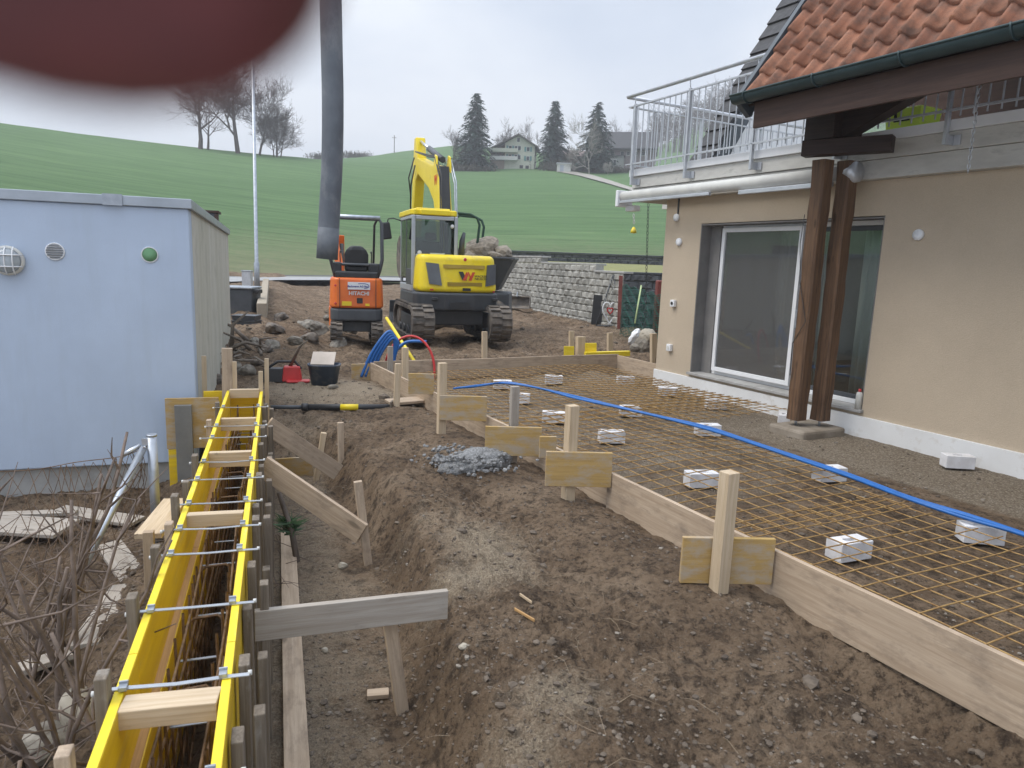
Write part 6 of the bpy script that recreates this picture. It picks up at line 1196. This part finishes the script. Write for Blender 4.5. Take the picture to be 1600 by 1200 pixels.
p = dp(968, 500, 19.3); tag(board('red_board', V((p.x, p.y, -.1)), V((p.x-.02, p.y+.1, 1.45)), .1, .05, V((1, 0, 0)), mat('dull_red_board', (.22, .06, .045), (.15, .04, .03))), 'narrow dull red board standing at the wall corner', 'board')
p = dp(932, 495, 20.6); tag(board('dark_slab', V((p.x, p.y, .0)), V((p.x+.05, p.y+.1, .85)), .3, .07, V((1, 0, 0)), MT['black']), 'dark slab leaning on the wall left of the heart panel', 'slab')
m = MB(); A, B = dp(968, 530, 17.8), dp(1045, 540, 16.5); n1, n2_ = 40, 24; rr = random.Random(6)
P_ = [[V((A.x+(B.x-A.x)*i/n1, A.y+(B.y-A.y)*i/n1+.12*math.sin(i*.5)*(1-j/n2_), .0+(1.25-.25*i/n1)*j/n2_+.03*math.sin(i*.9+j))) for i in range(n1+1)] for j in range(n2_+1)]
for j in range(n2_+1): m.tube(P_[j], .006, 3, False)
for i in range(n1+1): m.tube([P_[j][i] for j in range(n2_+1)], .006, 3, False)
M = Matrix.Translation(A); m.worldto(M); tag(m.build('green_net', mat('green_netting', (.015, .13, .095), (.01, .1, .075)), None, M), 'green garden netting hung beside the house corner', 'net')
p = dp(992, 512, 15.6); p.z = gz(p.x, p.y); m = MB(); m.blob((0, 0, .16), (.16, .1, .22), 8, .35, 3); tag(m.build('white_bag', MT['white'], None, Matrix.Translation(p)), 'crumpled white bag beside the green net', 'bag')
a, c_ = dp(992, 505, 15.8), dp(1002, 446, 16.3); m = MB(); m.tube([a, c_], .018, 6); M = Matrix.Translation(a); m.worldto(M); tag(m.build('tool_handle', mat('lime_handle', (.5, .6, .3), (.4, .5, .25)), None, M), 'pale green tool handle leaning behind the white bag', 'handle')
p = dp(1013, 520, 14.2); p.z = gz(p.x, p.y)
for k, (dx, dz, d, mt_, l) in enumerate([(0, .34, (.2, .16, .13), 'boulder', 'tan stone on top of the heap at the house corner'), (-.02, .1, (.26, .2, .2), 'stone', 'dark stone under the tan one at the house corner'), (-.2, .05, (.15, .12, .1), 'stone', 'small stone left of the heap at the house corner')]):
    m = MB(); m.blob((0, 0, 0), d, k+90, .25, 3); tag(m.build('corner_stone', MT[mt_], None, Matrix.Translation(p+V((dx, 0, dz)))), l, 'stone', 'stones at the house corner')
p = dp(1033, 478, 17.2); m = MB(); m.box((0, 0, 0), (.5, .3, 1.3)); tag(m.build('red_cover', mat('dull_red', (.2, .045, .035), (.14, .03, .025)), None, Matrix.Translation((p.x+.1, p.y, .75)), .03), 'dull red covered thing behind the green net', 'cover')
# old planks and rubble along the wall foot
for k, (px, py, L, a, lab) in enumerate([(845, 470, 1.0, 20, 'brown rotten plank leaning on rubble by the wall'), (858, 478, .8, -30, 'split brown log piece by the wall'), (835, 478, .7, 60, 'rotten stump piece left by the wall'), (880, 488, .6, -10, 'broken terracotta tile at the wall foot')]):
    p = gpt(px, py); d = V((math.cos(R(a)), math.sin(R(a)), .25)); tag(board('rotten_wood' if k < 3 else 'broken_tile', p+Z*.08-d*L/2*.8, p+Z*.2+d*L/2, .2, .12, Z, MT['oldwood'] if k < 3 else mat('terracotta', (.33, .17, .11), (.25, .12, .08)), None, .02), lab, 'wood' if k < 3 else 'tile', 'debris at the wall foot')
for k, (px, py, dia, lab) in enumerate([(848, 462, .9, 'broken block at the wall foot, upper left'), (872, 472, .7, 'broken block at the wall foot, middle'), (868, 487, .6, 'broken block at the wall foot, front'), (830, 478, .6, 'pale block beside the grading bucket')]):
    p = gpt(px, py); s = dia/2; m = MB(); m.blob((0, 0, s*.3), (s, s*.7, s*.5), k+140, .3, 3); tag(m.build('broken_block', MT['boulder'] if 'pale' in lab else MT['stone'], None, Matrix.Translation(p)), lab, 'stone', 'debris at the wall foot')
# ------------------------------------------------------------------ garden corner at the left: fence, planks, shrub
ZG = -.55
b = dp(240, 800, 5.0); fz = gz(b.x, b.y); tp = dp(237, 681, 5.0); fence = thing('wire_fence', 'sagging chain link fence with a galvanised post before the garage', 'fence', V((b.x, b.y, fz)))
L_ = lambda p: p-W[fence.name].translation
m = MB(); m.tube([L_(V((tp.x, tp.y, fz-.1))), L_(tp)], .034, 14); m.tube([L_(tp), L_(tp)+Z*.012], [.037, .034], 14); m.build('post', MT['galv'], fence)
s0 = dp(224, 700, 4.97); s1 = dp(90, 965, 4.1); m = MB(); m.tube([L_(s0), L_(s1)], .026, 12); m.build('brace_pole', MT['galv'], fence)
m = MB(); m.tube([L_(V((tp.x-.02, tp.y, tp.z-.08))), L_(s0)], .012, 6); m.box(L_(s0.lerp(tp, .5)), (.07, .03, .05)); m.tube([L_(s0+V((-.02, 0, .02))), L_(dp(190, 712, 4.9))], .018, 6); m.build('clamp', MT['steel'], fence)
def link_mesh():
    m = MB(); A = dp(226, 699, 4.95); top = [A, dp(190, 713, 4.9), dp(120, 722, 4.75), (dp(40, 735, 4.6)), dp(-120, 740, 4.3)]; bot = [dp(226, 800, 4.95), dp(185, 850, 4.75), dp(120, 895, 4.45), dp(40, 930, 4.2), dp(-120, 960, 3.9)]
    T_, B_ = spline(top, 10), spline(bot, 10); nI, nJ = len(T_)-1, 8; rr = random.Random(8)
    G = [[T_[i].lerp(B_[i], j/nJ)+V((rr.gauss(0, .006), rr.gauss(0, .012)+.03*math.sin(i*.3), rr.gauss(0, .006))) for j in range(nJ+1)] for i in range(nI+1)]
    for i in range(nI):
        for j in range(nJ):
            a, b_ = (G[i][j], G[i+1][j+1]) if (i+j) % 2 == 0 else (G[i+1][j], G[i][j+1]); m.tube([L_(a), L_(b_)], .0024, 4, False)
    m.tube([L_(p) for p in T_], .003, 4, False); m.build('wire_mesh', MT['rustdark'], fence)
    o = fence
link_mesh()
PG_ = 'old planks lying in the garden corner'
for k, (p0, p1, w_, lab) in enumerate([((90, 797), (215, 815), .17, 'grey plank lying along the garage foot'), ((-20, 818), (105, 826), .3, 'broad weathered plank lying at the left edge'), ((170, 850), (210, 905), .17, 'short weathered plank below the brace pole'), ((195, 915), (130, 1010), .16, 'slanting weathered plank under the loose wire'), ((110, 1020), (20, 1050), .17, 'weathered plank half hidden by the shrub'), ((-30, 806), (120, 800), .08, 'thin batten beside the garage foot')]):
    a, c_ = gp(*p0, -.53+.02*(k % 3)), gp(*p1, -.52+.02*(k % 2)); tag(board('garden_plank', a, c_, w_, .03, V(((a-c_).y, -(a-c_).x, .05)), MT['greyplank']), lab, 'plank', PG_)
p = gpt(125, 1125); m = MB(); m.blob((0, 0, .05), (.11, .085, .085), 201, .12, 4, 0, True); tag(m.build('boulder', MT['boulder'], None, Matrix.Translation(p)), 'smooth rounded boulder beside the yellow shuttering', 'boulder')
p = gpt(80, 1160); m = MB(); m.blob((0, 0, .02), (.16, .1, .07), 202, .2, 3); tag(m.build('boulder', MT['stone'], None, Matrix.Translation(p)), 'flat brown stone left of the rounded boulder', 'boulder')
def shrub(name, base, stems, lab, seed, hh, lean):
    rr = random.Random(seed); t = thing(name, lab, 'shrub', base); m = MB(); tw = MB()
    for k in range(stems):
        s = V((rr.gauss(0, .13), rr.gauss(0, .13), -.05)); h = hh*rr.uniform(.5, 1.05); d = V((rr.gauss(lean[0], .3), rr.gauss(lean[1], .25), 1)).normalized(); r = rr.uniform(.006, .019); P_ = [s]; q = s.copy()
        for i in range(6): d = (d+V((rr.gauss(0, .11), rr.gauss(0, .1), .05))).normalized(); q = q+d*h/6; P_.append(q.copy())
        m.tube(P_, [r*(1-.09*i) for i in range(7)], 7)
        for j in range(rr.randint(3, 7)):
            i = rr.randint(1, 5); c = P_[i]; dd = (d*.6+V((rr.gauss(0, .8), rr.gauss(0, .6), rr.gauss(.1, .5)))).normalized(); L = rr.uniform(.12, .5); e1 = c+dd*L*.5; e2_ = e1+(dd+V((rr.gauss(0, .3), rr.gauss(0, .3), .2))).normalized()*L*.5; tw.tube([c, e1, e2_], [r*.5, r*.35, .0018], 5, False)
            if rr.random() < .6: e3 = e1+V((rr.gauss(0, .12), rr.gauss(0, .1), rr.uniform(0, .16))); tw.tube([e1, e3], [.003, .0015], 4, False)
    m.add(tw.v, tw.f, True); m.build('stems', MT['twig'], t)
shrub('bare_shrub', V((-1.92, 2.75, -.6)), 15, 'large leafless brown shrub in the lower left corner', 61, 1.6, (-.05, .0))
shrub('bare_shrub', V((-2.55, 3.6, -.58)), 9, 'leafless shrub behind the large one at the left edge', 62, 1.35, (.05, 0))
shrub('bare_shrub', V((-1.55, 2.1, -.55)), 7, 'low leafless shrub at the very bottom left', 63, .5, (-.35, .2))
# dry twigs and litter on the garden soil
def litter(name, lab, n, area, zfun, mt, L=(.08, .35), r=.003, up=.15, seed=1):
    rr = random.Random(seed); m = MB()
    for k in range(n):
        x, y = area(rr); z = zfun(x, y); a = rr.uniform(0, 6.28); l = rr.uniform(*L); d = V((math.cos(a), math.sin(a), rr.gauss(0, up))); s = V((x, y, z+r)); m.tube([s, s+d*l*.5+V((rr.gauss(0, l*.1), rr.gauss(0, l*.1), rr.uniform(0, l*.12))), s+d*l*1.0+Z*(-d.z*l*.5)], [r, r*.8, r*.4], 4, False)
    o = m.build(name, mt); tag(o, lab, None, None, 'stuff')
litter('dry_twigs', 'tangle of dry twigs and stalks over the garden soil', 900, lambda rr: (rr.uniform(-3.9, -1.35), rr.uniform(1.7, 5.6)), lambda x, y: gz(x, y)+random.random()*.06, MT['twig'], (.1, .45), .0026, .3, 2)
litter('root_fibres', 'fine roots and straw on the dug earth', 330, lambda rr: (lambda u, n: (E2.x*u+N2.x*n, E2.y*u+N2.y*n))(rr.uniform(1.8, 7.2), rr.uniform(.45, 1.6)), gz, mat('straw', (.3, .23, .15), (.2, .15, .1)), (.04, .2), .0013, .12, 3)
def clods():
    """loose clods and pebbles, one mass"""
    rr = np.random.RandomState(4); m = [MB(), MB()]
    bm = bmesh.new(); bmesh.ops.create_icosphere(bm, subdivisions=1, radius=1.0); vs = np.array([v.co[:] for v in bm.verts]); fs = [tuple(v.index for v in f.verts) for f in bm.faces]; bm.free()
    N = 15000; r = 1.9*(24/1.9)**rr.rand(N); a = np.radians(rr.uniform(-30, 42, N)); x = r*np.sin(a); y = r*np.cos(a); z = ground(x, y)
    u = EU.x*x+EU.y*y; n = EN.x*x+EN.y*y; n2 = N2.x*x+N2.y*y; u2 = E2.x*x+E2.y*y; s = np.exp(rr.normal(-5.05, .5, N))*(1+.09*np.clip(r-3, 0, 20))
    keep = ~((n2 > -.62) & (n2 < 0.0) & (u2 < 7.4)) & ~((n > 6.75) & (u < 8.4)) & ~((n > 2.8) & (n < 3.0) & (u < 9.7))
    clump = vnoise(x*1.7, y*1.7) > .42
    for i in np.nonzero(keep & (clump | (rr.rand(N) < .35)))[0]:
        terr = 2.9 < n[i] < 6.9 and u[i] < 9.5; q = vs*(1+rr.uniform(-.28, .28, (len(vs), 1)))*np.array([rr.uniform(.7, 1.3), rr.uniform(.7, 1.2), rr.uniform(.45, .85)])*s[i]*(.7 if terr else 1); k = 1 if rr.rand() < (.4 if terr else .045) else 0
        m[k].add([(p[0]+x[i], p[1]+y[i], p[2]+z[i]+s[i]*.15) for p in q], fs)
    tag(m[0].build('soil_clods', mat('clod_earth', (.165, .132, .1), (.085, .066, .05), rough=.95, scale=14, bs=.5, bscale=90)), 'loose clods of brown earth', None, None, 'stuff')
    tag(m[1].build('pebbles', mat('pebble', (.26, .23, .19), (.17, .145, .115), rough=.9, scale=9)), 'scattered pale pebbles', None, None, 'stuff')
clods()
for px, py, px2, py2, mt_, l in [(812, 932, 831, 946, 'pine', 'small pale wood chip on the dark earth'), (804, 955, 835, 974, 'rawedge', 'splintered orange wood sliver on the earth')]:
    a, c_ = gpt(px, py), gpt(px2, py2); tag(board('wood_chip', a+Z*.012, c_+Z*.014, .016, .006, Z, MT[mt_]), l, 'chip')
p = gpt(535, 887); 
for px, py, d, l in [(535, 887, .035, 'small stone on the trench floor'), (724, 1013, .022, 'small white stone on the trench slope'), (508, 1018, .02, 'tiny stone in the middle of the trench floor')]:
    p = gpt(px, py); m = MB(); m.blob((0, 0, d*.4), (d, d*.8, d*.7), int(px), .2, 2); tag(m.build('small_stone', MT['boulder'], None, Matrix.Translation(p)), l, 'stone', 'small stones in the trench')
# ------------------------------------------------------------------ the photographer's fingertip in front of the lens
def cpt(px, py, d): r = ray(px, py); return V((0, 0, CZ))+r*d      # d metres along the optical axis
def finger():
    d = .036; r = .0095
    P_ = [(-1120, -600, 1.25, 1.05), (-740, -440, 1.18, 1.05), (-400, -310, 1.1, 1.05), (-120, -205, 1.03, 1.07), (100, -150, 1.0, 1.08), (250, -135, 1.0, 1.02), (365, -140, 1.0, .87), (450, -148, 1.0, .66), (500, -155, 1.0, .42), (520, -158, 1.0, .12)]
    tip = cpt(60, -160, d); t = thing('person', 'blurred dark fingertip of the photographer over the top left corner', 'person', tip)
    m = MB(); m.tube([cpt(x, y, d*k)-tip for x, y, k, s in P_], [r*s*(.94 if i in (1, 3) else 1.03 if i == 2 else 1) for i, (x, y, k, s) in enumerate(P_)], 24); o = m.build('finger', MT['shaded_skin'], t)
    s_ = o.modifiers.new('sub', 'SUBSURF'); s_.levels = s_.render_levels = 1
    m = MB(); c = cpt(310, -215, d*1.12)-tip; m.blob(c, (.006, .0045, .0018), 3, .02, 3, 0, True); m.build('nail', MT['nail'], o)
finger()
# ------------------------------------------------------------------ damp air that pales the far hill
hz_m = bpy.data.materials.new('damp_air'); hz_m.use_nodes = True; nt = hz_m.node_tree; nt.nodes.clear(); o_ = nt.nodes.new('ShaderNodeOutputMaterial'); pv = nt.nodes.new('ShaderNodeVolumePrincipled')
pv.inputs['Color'].default_value = (.95, .97, 1, 1); pv.inputs['Density'].default_value = .00105; lk(nt, pv.outputs[0], o_.inputs['Volume'])
m = MB(); m.box((0, 230, 36), (1000, 580, 126)); tag(m.build('haze', hz_m), 'thin damp haze over the hill', None, None, 'stuff')
